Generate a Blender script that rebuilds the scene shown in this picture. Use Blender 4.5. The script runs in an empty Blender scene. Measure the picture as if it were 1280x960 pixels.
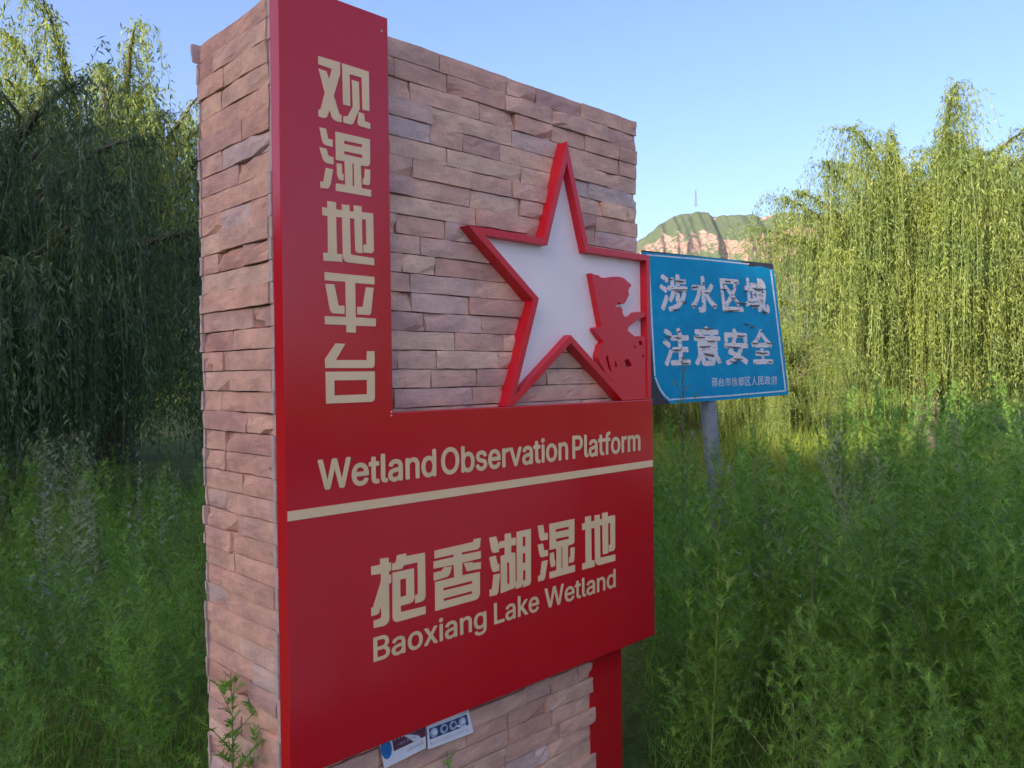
import bpy, bmesh, math, random
import numpy as np
from mathutils import Vector, Matrix, noise as mnoise
from mathutils.geometry import tessellate_polygon, delaunay_2d_cdt

random.seed(7)
RNG = np.random.default_rng(11)
sc = bpy.context.scene
COL = sc.collection

# ------------------------------------------------------------------ camera
# world: X along the sign front, Y into depth, Z up; ground z = 0
CAM = np.array([-0.9474, -1.7601, 1.551])
YAW, PITCH, ROLL, FPX = math.radians(44.2787), math.radians(-0.674), math.radians(-0.6924), 995.14
_f = np.array([math.sin(YAW)*math.cos(PITCH), math.cos(YAW)*math.cos(PITCH), math.sin(PITCH)])
_r = np.array([math.cos(YAW), -math.sin(YAW), 0.0]); _u = np.cross(_r, _f)
_c, _s = math.cos(ROLL), math.sin(ROLL)
RT, UP, FW = _c*_r+_s*_u, -_s*_r+_c*_u, _f
camd = bpy.data.cameras.new('camera'); cam = bpy.data.objects.new('camera', camd); COL.objects.link(cam)
M = Matrix(((RT[0], UP[0], -FW[0], CAM[0]), (RT[1], UP[1], -FW[1], CAM[1]), (RT[2], UP[2], -FW[2], CAM[2]), (0, 0, 0, 1)))
cam.matrix_world = M
camd.sensor_fit = 'HORIZONTAL'; camd.sensor_width = 36.0; camd.lens = FPX/1280*36.0
camd.clip_start = 0.05; camd.clip_end = 20000
sc.camera = cam

# ------------------------------------------------------------------ sky and sun
SUN_EL, SUN_AZ = math.radians(20.0), math.radians(-100.0)   # azimuth from +Y towards +X
world = bpy.data.worlds.new('World'); sc.world = world; world.use_nodes = True
wn = world.node_tree.nodes; wl = world.node_tree.links
bg = wn['Background']
sky = wn.new('ShaderNodeTexSky'); sky.sky_type = 'NISHITA'; sky.sun_disc = False
sky.sun_elevation = SUN_EL; sky.sun_rotation = SUN_AZ % (2*math.pi)
sky.air_density = 0.65; sky.dust_density = 3.2; sky.ozone_density = 1.7; sky.altitude = 100
gm = wn.new('ShaderNodeGamma'); gm.inputs[1].default_value = 0.88
wl.new(sky.outputs['Color'], gm.inputs[0]); hs = wn.new('ShaderNodeHueSaturation'); hs.inputs['Saturation'].default_value = 1.2; wl.new(gm.outputs[0], hs.inputs['Color']); tn = wn.new('ShaderNodeMix'); tn.data_type = 'RGBA'; tn.blend_type = 'MULTIPLY'; tn.inputs[0].default_value = 1.0; tn.inputs[7].default_value = (1.02, 0.935, 1.0, 1)
wl.new(hs.outputs[0], tn.inputs[6]); wl.new(tn.outputs[2], bg.inputs['Color']); bg.inputs['Strength'].default_value = 0.15
sund = bpy.data.lights.new('sun', 'SUN'); sund.energy = 4.6; sund.angle = math.radians(0.5); sund.color = (1.0, 0.90, 0.74)
sun = bpy.data.objects.new('sun', sund); COL.objects.link(sun)
to_sun = Vector((math.sin(SUN_AZ)*math.cos(SUN_EL), math.cos(SUN_AZ)*math.cos(SUN_EL), math.sin(SUN_EL)))
sun.rotation_euler = to_sun.to_track_quat('Z', 'Y').to_euler(); sun.location = (-40, 0, 60)
sc.view_settings.view_transform = 'Standard'; sc.view_settings.look = 'None'
sc.view_settings.exposure = 1.66; sc.view_settings.gamma = 1.0

# ------------------------------------------------------------------ helpers
def ray(u, v):
    return FW + RT*((u-640)/FPX) + UP*((480-v)/FPX)
def on_y(u, v, y0=0.0):
    d = ray(u, v); t = (y0-CAM[1])/d[1]; return CAM + d*t
def on_plane(u, v, p0, n):
    d = ray(u, v); t = np.dot(np.array(p0)-CAM, n)/np.dot(d, n); return CAM + d*t
FH = np.array([math.sin(YAW), math.cos(YAW), 0]); RH = np.array([math.cos(YAW), -math.sin(YAW), 0])
def V(r, d, z=0.0):
    p = CAM + RH*r + FH*d; return np.array([p[0], p[1], z])
def proj(P):
    P = np.asarray(P)-CAM; return 640+FPX*(P@RT)/(P@FW), 480-FPX*(P@UP)/(P@FW)

def link(name, mesh, parent=None):
    o = bpy.data.objects.new(name, mesh); COL.objects.link(o)
    if parent is not None: o.parent = parent
    return o
def tag(o, label=None, cat=None, group=None, kind=None):
    if label: o['label'] = label
    if cat: o['category'] = cat
    if group: o['group'] = group
    if kind: o['kind'] = kind
    return o
def empty(name, loc=(0, 0, 0)):
    o = bpy.data.objects.new(name, None); COL.objects.link(o); o.location = loc; o.empty_display_size = 0.1; return o
def rel(o, parent):                      # parent with the child kept at its world place
    o.parent = parent; o.matrix_parent_inverse = parent.matrix_basis.inverted(); return o

def np_mesh(name, verts, faces, mat, smooth=False, fmat=None):
    """faces: (M,k) int array, or list of such arrays"""
    verts = np.asarray(verts, dtype=np.float32)
    fl = faces if isinstance(faces, list) else [faces]
    fl = [np.asarray(f, dtype=np.int32) for f in fl if len(f)]
    me = bpy.data.meshes.new(name)
    me.vertices.add(len(verts)); me.vertices.foreach_set('co', verts.ravel())
    nl = sum(f.size for f in fl); nf = sum(len(f) for f in fl)
    me.loops.add(nl); me.loops.foreach_set('vertex_index', np.concatenate([f.ravel() for f in fl]))
    me.polygons.add(nf)
    tot = np.concatenate([np.full(len(f), f.shape[1], np.int32) for f in fl])
    st = np.concatenate([[0], np.cumsum(tot)[:-1]]).astype(np.int32)
    me.polygons.foreach_set('loop_start', st)
    if fmat is not None: me.polygons.foreach_set('material_index', np.asarray(fmat, np.int32))
    if smooth: me.polygons.foreach_set('use_smooth', np.ones(nf, bool))
    me.update(calc_edges=True)
    for m in (mat if isinstance(mat, (list, tuple)) else [mat]): me.materials.append(m)
    return me

def prism(loops, front, back, mat, name='prism', bevel=0.0):
    """loops: [outer, hole, ...] of 2D points, or a list of such; front/back map 2D -> 3D"""
    groups = loops if isinstance(loops[0][0][0], (list, tuple, np.ndarray)) else [loops]
    bm = bmesh.new()
    for g in groups:
        allp = [p for l in g for p in l]
        fv = [bm.verts.new(front(*p)) for p in allp]; bv = [bm.verts.new(back(*p)) for p in allp]
        for t in tessellate_polygon([[Vector((p[0], p[1], 0)) for p in l] for l in g]):
            try:
                bm.faces.new([fv[i] for i in t]); bm.faces.new([bv[i] for i in reversed(t)])
            except ValueError: pass
        k = 0
        for l in g:
            n = len(l)
            for i in range(n):
                a, b = k+i, k+(i+1) % n
                try: bm.faces.new([fv[a], fv[b], bv[b], bv[a]])
                except ValueError: pass
            k += n
    bmesh.ops.recalc_face_normals(bm, faces=bm.faces)
    if bevel:
        bmesh.ops.dissolve_limit(bm, angle_limit=0.01, verts=bm.verts, edges=bm.edges)
        es = [e for e in bm.edges if len(e.link_faces) == 2 and e.calc_face_angle(0) > 0.5]
        bmesh.ops.bevel(bm, geom=es, offset=bevel, segments=2, affect='EDGES', profile=0.7)
    me = bpy.data.meshes.new(name); bm.to_mesh(me); bm.free(); me.materials.append(mat); return me

def box_bm(bm, x0, x1, y0, y1, z0, z1):
    v = [bm.verts.new(p) for p in ((x0, y0, z0), (x1, y0, z0), (x1, y1, z0), (x0, y1, z0), (x0, y0, z1), (x1, y0, z1), (x1, y1, z1), (x0, y1, z1))]
    for f in ((0, 3, 2, 1), (4, 5, 6, 7), (0, 1, 5, 4), (1, 2, 6, 5), (2, 3, 7, 6), (3, 0, 4, 7)): bm.faces.new([v[i] for i in f])
def bm_mesh(bm, name, mat):
    me = bpy.data.meshes.new(name); bm.to_mesh(me); bm.free(); me.materials.append(mat); return me

def tube(path, radii, sides=6):
    """returns verts, quads of a tapered tube"""
    P = np.asarray(path, float); n = len(P)
    T = np.gradient(P, axis=0); T /= np.linalg.norm(T, axis=1)[:, None]+1e-9
    ref = np.array([0.31, 0.17, 0.93]) if abs(T[0][2]) < 0.8 else np.array([1.0, 0.1, 0.0])
    A = np.cross(T, ref); A /= np.linalg.norm(A, axis=1)[:, None]+1e-9; B = np.cross(T, A)
    ang = np.arange(sides)*2*math.pi/sides
    v = P[:, None, :] + np.asarray(radii)[:, None, None]*(np.cos(ang)[None, :, None]*A[:, None, :]+np.sin(ang)[None, :, None]*B[:, None, :])
    v = v.reshape(-1, 3)
    i = np.arange(n-1)[:, None]*sides; j = np.arange(sides)[None, :]; j2 = (j+1) % sides
    q = np.stack([i+j, i+j2, i+sides+j2, i+sides+j], -1).reshape(-1, 4)
    return v, q
class Acc:
    def __init__(s): s.v = []; s.q = []; s.t = []; s.n = 0
    def add(s, v, q=None, t=None):
        v = np.asarray(v).reshape(-1, 3)
        if q is not None and len(q): s.q.append(np.asarray(q)+s.n)
        if t is not None and len(t): s.t.append(np.asarray(t)+s.n)
        s.v.append(v); s.n += len(v)
    def arrays(s):
        return (np.concatenate(s.v) if s.v else np.zeros((0, 3)),
                np.concatenate(s.q) if s.q else np.zeros((0, 4), int),
                np.concatenate(s.t) if s.t else np.zeros((0, 3), int))
    def mesh(s, name, mat, smooth=False):
        v, q, t = s.arrays(); return np_mesh(name, v, [q, t], mat, smooth)

# ------------------------------------------------------------------ materials
def mat_new(name):
    m = bpy.data.materials.new(name); m.use_nodes = True
    nt = m.node_tree; return m, nt, nt.nodes, nt.links, nt.nodes['Principled BSDF']
def ramp(n, stops, interp='LINEAR'):
    r = n.new('ShaderNodeValToRGB'); e = r.color_ramp; e.interpolation = interp
    while len(e.elements) > 1: e.elements.remove(e.elements[-1])
    e.elements[0].position = stops[0][0]; e.elements[0].color = (*stops[0][1], 1)
    for p, c in stops[1:]:
        x = e.elements.new(p); x.color = (*c, 1)
    return r
def noise_tex(n, l, scale, detail=5, rough=0.6, coord='Object', vscale=None):
    tc = n.new('ShaderNodeTexCoord'); t = n.new('ShaderNodeTexNoise')
    t.inputs['Scale'].default_value = scale; t.inputs['Detail'].default_value = detail; t.inputs['Roughness'].default_value = rough
    if vscale:
        mp = n.new('ShaderNodeMapping'); mp.inputs['Scale'].default_value = vscale
        l.new(tc.outputs[coord], mp.inputs['Vector']); l.new(mp.outputs['Vector'], t.inputs['Vector'])
    else: l.new(tc.outputs[coord], t.inputs['Vector'])
    return t
def mixrgb(n, l, a, b, fac, mode='MIX'):
    m = n.new('ShaderNodeMix'); m.data_type = 'RGBA'; m.blend_type = mode
    for s, x in ((6, a), (7, b)):
        if isinstance(x, tuple): m.inputs[s].default_value = (*x, 1)
        else: l.new(x, m.inputs[s])
    if isinstance(fac, float): m.inputs[0].default_value = fac
    else: l.new(fac, m.inputs[0])
    return m.outputs[2]
def bump(n, l, b, h, strength, dist):
    bp = n.new('ShaderNodeBump'); bp.inputs['Strength'].default_value = strength; bp.inputs['Distance'].default_value = dist
    l.new(h, bp.inputs['Height']); l.new(bp.outputs['Normal'], b.inputs['Normal']); return bp

def m_stone():
    m, nt, n, l, b = mat_new('sandstone')
    oi = n.new('ShaderNodeObjectInfo')
    base = ramp(n, [(0.0, (0.59, 0.365, 0.285)), (0.14, (0.67, 0.43, 0.34)), (0.30, (0.61, 0.375, 0.295)), (0.46, (0.71, 0.485, 0.36)), (0.56, (0.57, 0.375, 0.325)),
                    (0.66, (0.54, 0.315, 0.255)), (0.78, (0.68, 0.44, 0.34)), (0.88, (0.62, 0.40, 0.32)), (0.955, (0.58, 0.455, 0.425)), (1.0, (0.71, 0.49, 0.36))])
    l.new(oi.outputs['Random'], base.inputs['Fac'])
    big = noise_tex(n, l, 9, 4, 0.55, vscale=(1, 1, 1.6)); r1 = ramp(n, [(0.35, (0.80, 0.78, 0.80)), (0.65, (1.12, 1.08, 1.04))])
    l.new(big.outputs['Fac'], r1.inputs['Fac'])
    c = mixrgb(n, l, base.outputs['Color'], r1.outputs['Color'], 1.0, 'MULTIPLY')
    sp = noise_tex(n, l, 260, 3, 0.7); r2 = ramp(n, [(0.3, (0.78, 0.78, 0.78)), (0.7, (1.15, 1.15, 1.15))]); l.new(sp.outputs['Fac'], r2.inputs['Fac'])
    c = mixrgb(n, l, c, r2.outputs['Color'], 0.8, 'MULTIPLY')
    st = noise_tex(n, l, 23, 5, 0.65); r3 = ramp(n, [(0.55, (0, 0, 0)), (0.75, (1, 1, 1))]); l.new(st.outputs['Fac'], r3.inputs['Fac'])
    mu = n.new('ShaderNodeMath'); mu.operation = 'MULTIPLY'; mu.inputs[1].default_value = 0.22; l.new(r3.outputs['Color'], mu.inputs[0])
    c = mixrgb(n, l, c, (0.24, 0.20, 0.21), mu.outputs[0])
    l.new(c, b.inputs['Base Color']); b.inputs['Roughness'].default_value = 0.9; b.inputs['Specular IOR Level'].default_value = 0.2
    h1 = noise_tex(n, l, 55, 8, 0.68); h2 = noise_tex(n, l, 14, 3, 0.5, vscale=(1, 1, 2))
    ad = n.new('ShaderNodeMath'); ad.operation = 'MULTIPLY_ADD'; ad.inputs[1].default_value = 1.6
    l.new(h2.outputs['Fac'], ad.inputs[0]); l.new(h1.outputs['Fac'], ad.inputs[2])
    bump(n, l, b, ad.outputs[0], 0.55, 0.006); return m
def m_plain(name, col, rough=0.6, var=0.12, scale=30, spec=0.5, metal=0.0, bmp=0.0, bscale=200):
    m, nt, n, l, b = mat_new(name)
    t = noise_tex(n, l, scale, 5, 0.6)
    r = ramp(n, [(0.3, tuple(x*(1-var) for x in col)), (0.7, tuple(min(1, x*(1+var)) for x in col))]); l.new(t.outputs['Fac'], r.inputs['Fac'])
    l.new(r.outputs['Color'], b.inputs['Base Color']); b.inputs['Roughness'].default_value = rough
    b.inputs['Specular IOR Level'].default_value = spec; b.inputs['Metallic'].default_value = metal
    if bmp:
        t2 = noise_tex(n, l, bscale, 4, 0.6); bump(n, l, b, t2.outputs['Fac'], bmp, 0.002)
    return m
def m_red(name, col, rough, dust=0.12):
    m, nt, n, l, b = mat_new(name)
    t = noise_tex(n, l, 2.2, 4, 0.6); r = ramp(n, [(0.35, (0, 0, 0)), (0.75, (1, 1, 1))]); l.new(t.outputs['Fac'], r.inputs['Fac'])
    mu = n.new('ShaderNodeMath'); mu.operation = 'MULTIPLY'; mu.inputs[1].default_value = dust; l.new(r.outputs['Color'], mu.inputs[0])
    c = mixrgb(n, l, col, (0.42, 0.10, 0.09), mu.outputs[0])
    sp = noise_tex(n, l, 90, 2, 0.5); r2 = ramp(n, [(0.74, (0, 0, 0)), (0.80, (1, 1, 1))]); l.new(sp.outputs['Fac'], r2.inputs['Fac'])
    mu2 = n.new('ShaderNodeMath'); mu2.operation = 'MULTIPLY'; mu2.inputs[1].default_value = 0.25; l.new(r2.outputs['Color'], mu2.inputs[0])
    c = mixrgb(n, l, c, (0.40, 0.22, 0.20), mu2.outputs[0])
    l.new(c, b.inputs['Base Color'])
    rr = noise_tex(n, l, 5, 4, 0.6); r3 = ramp(n, [(0.3, (rough*0.85,)*3), (0.7, (rough*1.2,)*3)]); l.new(rr.outputs['Fac'], r3.inputs['Fac'])
    l.new(r3.outputs['Color'], b.inputs['Roughness']); b.inputs['Specular IOR Level'].default_value = 0.55
    wv = noise_tex(n, l, 3.0, 2, 0.4); bump(n, l, b, wv.outputs['Fac'], 0.10, 0.01)
    return m
def m_leaf(name, c0, c1, trans=0.35, rough=0.5, spec=0.3):
    m, nt, n, l, b = mat_new(name)
    g = n.new('ShaderNodeNewGeometry')
    r = ramp(n, [(0.0, c0), (0.55, tuple((a+bb)/2 for a, bb in zip(c0, c1))), (1.0, c1)]); l.new(g.outputs['Random Per Island'], r.inputs['Fac'])
    t = noise_tex(n, l, 1.3, 3, 0.6); r2 = ramp(n, [(0.34, (0.66, 0.74, 0.78)), (0.66, (1.22, 1.14, 1.0))]); l.new(t.outputs['Fac'], r2.inputs['Fac'])
    c = mixrgb(n, l, r.outputs['Color'], r2.outputs['Color'], 1.0, 'MULTIPLY')
    l.new(c, b.inputs['Base Color']); b.inputs['Roughness'].default_value = rough; b.inputs['Specular IOR Level'].default_value = spec
    tr = n.new('ShaderNodeBsdfTranslucent'); c2 = mixrgb(n, l, c, (1.25, 1.2, 0.55), 1.0, 'MULTIPLY'); l.new(c2, tr.inputs['Color'])
    mx = n.new('ShaderNodeMixShader'); mx.inputs[0].default_value = trans
    l.new(b.outputs[0], mx.inputs[1]); l.new(tr.outputs[0], mx.inputs[2]); l.new(mx.outputs[0], n['Material Output'].inputs['Surface'])
    return m
STONE = m_stone()
MORTAR = m_plain('mortar', (0.42, 0.38, 0.36), 0.95, 0.2, 25, 0.2, bmp=0.5)
CUT = m_plain('sawn_stone', (0.47, 0.39, 0.355), 0.9, 0.15, 40, 0.2, bmp=0.4)
RED = m_red('red_paint', (0.50, 0.004, 0.016), 0.16, 0.07)
STARRED = m_red('star_red', (0.58, 0.005, 0.02), 0.34, 0.04)
BEIGE = m_plain('beige_film', (0.74, 0.54, 0.31), 0.45, 0.06, 8)
WHITE = m_plain('white_acrylic', (0.82, 0.73, 0.72), 0.35, 0.04, 4)
PAPER = m_plain('white_paper', (0.72, 0.74, 0.80), 0.6, 0.05, 20)
WILLOW_A = m_leaf('willow_leaf', (0.15, 0.20, 0.045), (0.27, 0.33, 0.11), 0.42)
WILLOW_SHADE = m_leaf('willow_leaf_shade', (0.055, 0.105, 0.052), (0.115, 0.17, 0.085), 0.32)  # darker copy of the willow leaf, shade put into its colour
MUG = m_leaf('mugwort_leaf', (0.10, 0.25, 0.035), (0.25, 0.45, 0.085), 0.45)
MUG_BRIGHT = m_leaf('mugwort_fresh', (0.11, 0.26, 0.025), (0.22, 0.40, 0.06), 0.40)
MUG_GREY = m_leaf('mugwort_grey', (0.20, 0.26, 0.17), (0.32, 0.38, 0.27), 0.3)
GRASSB = m_leaf('grass_blade', (0.13, 0.19, 0.025), (0.24, 0.29, 0.06), 0.40)
STEM = m_plain('green_stem', (0.13, 0.20, 0.06), 0.6, 0.25, 12)
STEMB = m_plain('brown_stem', (0.14, 0.12, 0.08), 0.7, 0.25, 12)
DRY = m_plain('dry_stem', (0.34, 0.32, 0.22), 0.8, 0.2, 12)
BARK = m_plain('willow_bark', (0.085, 0.070, 0.055), 0.95, 0.35, 14, 0.2, bmp=0.9, bscale=25)

# ------------------------------------------------------------------ ground, path, ridge, far hill
def m_ground():
    m, nt, n, l, b = mat_new('meadow_ground')
    t = noise_tex(n, l, 0.35, 6, 0.65); r = ramp(n, [(0.3, (0.055, 0.085, 0.02)), (0.5, (0.11, 0.14, 0.03)), (0.7, (0.17, 0.18, 0.055))]); l.new(t.outputs['Fac'], r.inputs['Fac'])
    t2 = noise_tex(n, l, 9, 5, 0.7); r2 = ramp(n, [(0.3, (0.6, 0.6, 0.6)), (0.7, (1.25, 1.25, 1.2))]); l.new(t2.outputs['Fac'], r2.inputs['Fac'])
    c = mixrgb(n, l, r.outputs['Color'], r2.outputs['Color'], 1.0, 'MULTIPLY'); l.new(c, b.inputs['Base Color'])
    b.inputs['Roughness'].default_value = 0.95; b.inputs['Specular IOR Level'].default_value = 0.1
    bump(n, l, b, t2.outputs['Fac'], 0.8, 0.1); return m
gs = 6000.0
gx = np.concatenate([-np.geomspace(gs, 6, 26), np.linspace(-4, 40, 45), np.geomspace(44, gs, 24)])
gy = np.concatenate([-np.geomspace(gs, 10, 24), np.linspace(-8, 40, 49), np.geomspace(44, gs, 24)])
GX, GY = np.meshgrid(gx, gy, indexing='ij')
def gz(x, y): return 0.0*x
nv = GX.size; gv = np.stack([GX.ravel(), GY.ravel(), np.zeros(nv)], 1)
bumpy = (GX.ravel() > 4) & (GX.ravel() < 60)
gv[:, 2] = np.where(bumpy, [0.10*mnoise.noise(Vector((x*0.3, y*0.3, 2.0))) for x, y in gv[:, :2]], 0.0)
gi = np.arange(len(gx)-1)[:, None]*len(gy)+np.arange(len(gy)-1)[None, :]
gq = np.stack([gi, gi+len(gy), gi+len(gy)+1, gi+1], -1).reshape(-1, 4)
tag(link('ground', np_mesh('ground', gv, gq, m_ground(), True)), kind='structure')

PATHM = m_plain('path_concrete', (0.46, 0.42, 0.36), 0.9, 0.12, 1.5, 0.2, bmp=0.3)
bm = bmesh.new(); box_bm(bm, -12, 34, -8.6, -1.42, -0.12, 0.05)
bmesh.ops.bevel(bm, geom=list(bm.edges), offset=0.015, segments=1, affect='EDGES')
tag(link('path', bm_mesh(bm, 'path', PATHM)), kind='structure')

def m_hillgreen(rock=(0.44, 0.26, 0.19), thr=(0.62, 0.72), sc_=0.02):
    m, nt, n, l, b = mat_new('hill')
    g = n.new('ShaderNodeNewGeometry'); sx = n.new('ShaderNodeSeparateXYZ'); l.new(g.outputs['True Normal'], sx.inputs[0])
    t = noise_tex(n, l, sc_*2.5, 7, 0.65)
    ad = n.new('ShaderNodeMath'); ad.operation = 'MULTIPLY_ADD'; ad.inputs[1].default_value = 0.5; l.new(t.outputs['Fac'], ad.inputs[0]); l.new(sx.outputs['Z'], ad.inputs[2])
    sb = n.new('ShaderNodeMapRange'); sb.inputs['From Min'].default_value = thr[0]+0.12; sb.inputs['From Max'].default_value = thr[1]+0.14; l.new(ad.outputs[0], sb.inputs['Value'])
    t2 = noise_tex(n, l, sc_*6, 6, 0.7)
    gr = ramp(n, [(0.3, (0.030, 0.050, 0.022)), (0.55, (0.055, 0.075, 0.032)), (0.78, (0.13, 0.115, 0.07))]); l.new(t2.outputs['Fac'], gr.inputs['Fac'])
    t3 = noise_tex(n, l, sc_*4, 6, 0.7, vscale=(1, 1, 0.25))
    rk = ramp(n, [(0.3, tuple(x*0.62 for x in rock)), (0.5, rock), (0.7, tuple(min(1, x*1.3) for x in rock))]); l.new(t3.outputs['Fac'], rk.inputs['Fac'])
    c = mixrgb(n, l, rk.outputs['Color'], gr.outputs['Color'], sb.outputs['Result']); l.new(c, b.inputs['Base Color'])
    b.inputs['Roughness'].default_value = 1.0; b.inputs['Specular IOR Level'].default_value = 0.0
    bump(n, l, b, t3.outputs['Fac'], 0.6, 0.06/sc_); return m

# low ridge added out of view on the left, shaped to shade the foreground
ys = np.linspace(-260, 320, 120); ws = np.linspace(-1, 1, 25); rv = []
for y in ys:
    hh = 33.4 + 0.9*mnoise.noise(Vector((y*0.03, 0, 0))) + 0.35*mnoise.noise(Vector((y*0.2, 3, 0))) + (2.6 if y > -6.5 else 2.6*max(0, (y+8.5)/2))
    hh *= max(0.0, 1-(abs(y-30)/300)**4)
    for w in ws:
        rv.append((-80+w*48, y, hh*(0.5+0.5*math.cos(math.pi*w))-0.3+(0.5*mnoise.noise(Vector((w*9, y*0.1, 5)))*(1-abs(w)) if abs(w) > 0.06 else 0)))
nI, nJ = len(ys), len(ws); ii = np.arange(nI-1)[:, None]*nJ+np.arange(nJ-1)[None, :]
rq = np.stack([ii, ii+1, ii+nJ+1, ii+nJ], -1).reshape(-1, 4)
tag(link('hill', np_mesh('shade_ridge', rv, rq, m_hillgreen(thr=(0.2, 0.3), sc_=0.2), True)), kind='structure')

# far tableland with a red cliff band
D_H = 1250.0
def px_h(y): return (468-y)/FPX*D_H
NU, NW = 420, 64
us = np.linspace(560, 1500, NU)
topx = [560, 700, 760, 790, 803, 818, 832, 848, 862, 874, 888, 905, 930, 960, 1000, 1100, 1250, 1500]
topy = [430, 372, 336, 313, 298, 286, 275, 265, 259, 255.5, 254, 254.5, 256.5, 258, 259, 266, 275, 330]
ctx = [560, 760, 803, 815, 850, 880, 905, 930, 960, 1000, 1500]; cty = [436, 356, 313, 303, 292, 289, 295, 301, 292, 285, 340]
cbx = [560, 800, 850, 903, 915, 960, 1000, 1500]; cby = [440, 322, 321, 315, 326, 327, 322, 360]
def fbm(x, y, z=0.0, o=5):
    return mnoise.fractal(Vector((x, y, z)), 0.9, 2.1, o)
hv = []
for u in us:
    r = (u-640)/FPX*D_H
    zt_ = px_h(np.interp(u, topx, topy))+4*fbm(u*0.06, 1.0); zc = px_h(np.interp(u, ctx, cty))+9*fbm(u*0.08, 7.0); zb_ = px_h(np.interp(u, cbx, cby))+10*fbm(u*0.07, 17.0)
    zc = min(zc, zt_-1); zb_ = min(zb_, zc-4)
    big = 26*fbm(u*0.022, 3.3, 0, 3)+ (-30*math.exp(-((u-909)/7.0)**2)) + (-34*math.exp(-((u-978)/9.0)**2))
    for k in range(NW):
        w = k/(NW-1)
        if w < 0.22:
            f = w/0.22; z = -5+(zb_+5)*f; d = -(1-f)*zb_*1.25
            d += 6*fbm(u*0.05, f*4, 4.0)
        elif w < 0.62:
            f = (w-0.22)/0.40; z = zb_+(zc-zb_)*f; rib = 11*fbm(u*0.16, f*0.9, 9.0, 5)+5*fbm(u*0.5, f*1.8, 2.0, 4)
            d = f*6 - rib*math.sin(math.pi*min(1, f*1.25))**0.6 if f < 0.8 else f*6 - rib*(1-f)/0.2*0.8
            d += 4*math.floor(f*3)/3
        elif w < 0.92:
            f = (w-0.62)/0.30; z = zc+(zt_-zc)*f; d = 8+f*(zt_-zc)*1.5+4*fbm(u*0.06, f*2, 6.0)+(0.9*fbm(u*0.35, f*5, 1.0))
        else:
            f = (w-0.92)/0.08; z = zt_-f*f*90; d = 8+(zt_-zc)*1.5+f*420
        d -= big*(1 if w < 0.9 else max(0, 1-(w-0.9)*14))
        hv.append(V(r*(1+d/D_H*0.2), D_H+d, z))
hi = np.arange(NU-1)[:, None]*NW+np.arange(NW-1)[None, :]
hq = np.stack([hi, hi+NW, hi+NW+1, hi+1], -1).reshape(-1, 4)
tag(link('cliff_hill', np_mesh('cliff_hill', hv, hq, m_hillgreen(rock=(0.25, 0.15, 0.13), thr=(0.28, 0.38), sc_=0.035), False)), kind='structure')

# lattice mast on the hill
mast_p = V((872-640)/FPX*(D_H+50), D_H+50, 0); mast_z = px_h(259)*(D_H+50)/D_H-2
mt = empty('radio_mast', (mast_p[0], mast_p[1], mast_z))
STEEL = m_plain('mast_steel', (0.07, 0.07, 0.09), 0.6, 0.1, 1)
a = Acc(); mh = 27.0
for sx, sy in ((-1, -1), (1, -1), (1, 1), (-1, 1)):
    v, q = tube([(sx*1.6, sy*1.6, 0), (sx*0.8, sy*0.8, mh*0.6), (sx*0.35, sy*0.35, mh)], [0.3, 0.25, 0.2], 5); a.add(v, q)
for k in range(9):
    z0, z1 = mh*k/9, mh*(k+1)/9; w0, w1 = 1.6-1.25*k/9, 1.6-1.25*(k+1)/9
    cs = [(-1, -1), (1, -1), (1, 1), (-1, 1)]
    for i in range(4):
        p, q_ = cs[i], cs[(i+1) % 4]
        v, q = tube([(p[0]*w0, p[1]*w0, z0), (q_[0]*w1, q_[1]*w1, z1)], [0.1, 0.1], 4); a.add(v, q)
link('lattice', a.mesh('lattice', STEEL), mt)
v, q = tube([(0, 0, mh-1), (0, 0, mh+6)], [0.2, 0.1], 5); link('antenna', np_mesh('antenna', v, q, STEEL), mt)
tag(mt, 'thin lattice radio mast on top of the far flat hill', 'mast')

# ------------------------------------------------------------------ the stone pillar
W, ZPT, ZS1, ZS2, ZB, BW, ZT = 1.5, 1.453, 1.226, 1.202, 0.570, 0.320, 2.510
T, DEP, WZ, WX = 0.045, 0.478, 2.490, 1.481
WALL_Y = T+0.004
LOW_X = on_y(741, 850, WALL_Y)[0]; LOW_R = on_y(778, 880, WALL_Y)[0]
pillar = empty('stone_pillar', (W/2, 0.26, 0))
tag(pillar, 'tall free-standing pillar clad in rough pink sandstone strips, carrying the red board', 'pillar')
bm = bmesh.new()
box_bm(bm, 0.030, WX-0.034, WALL_Y+0.034, DEP-0.032, ZB+0.03, WZ-0.012)
box_bm(bm, 0.030, LOW_R-0.034, WALL_Y+0.034, DEP-0.032, -0.2, ZB+0.0298)
rel(link('core', bm_mesh(bm, 'core', MORTAR)), pillar)

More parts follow.
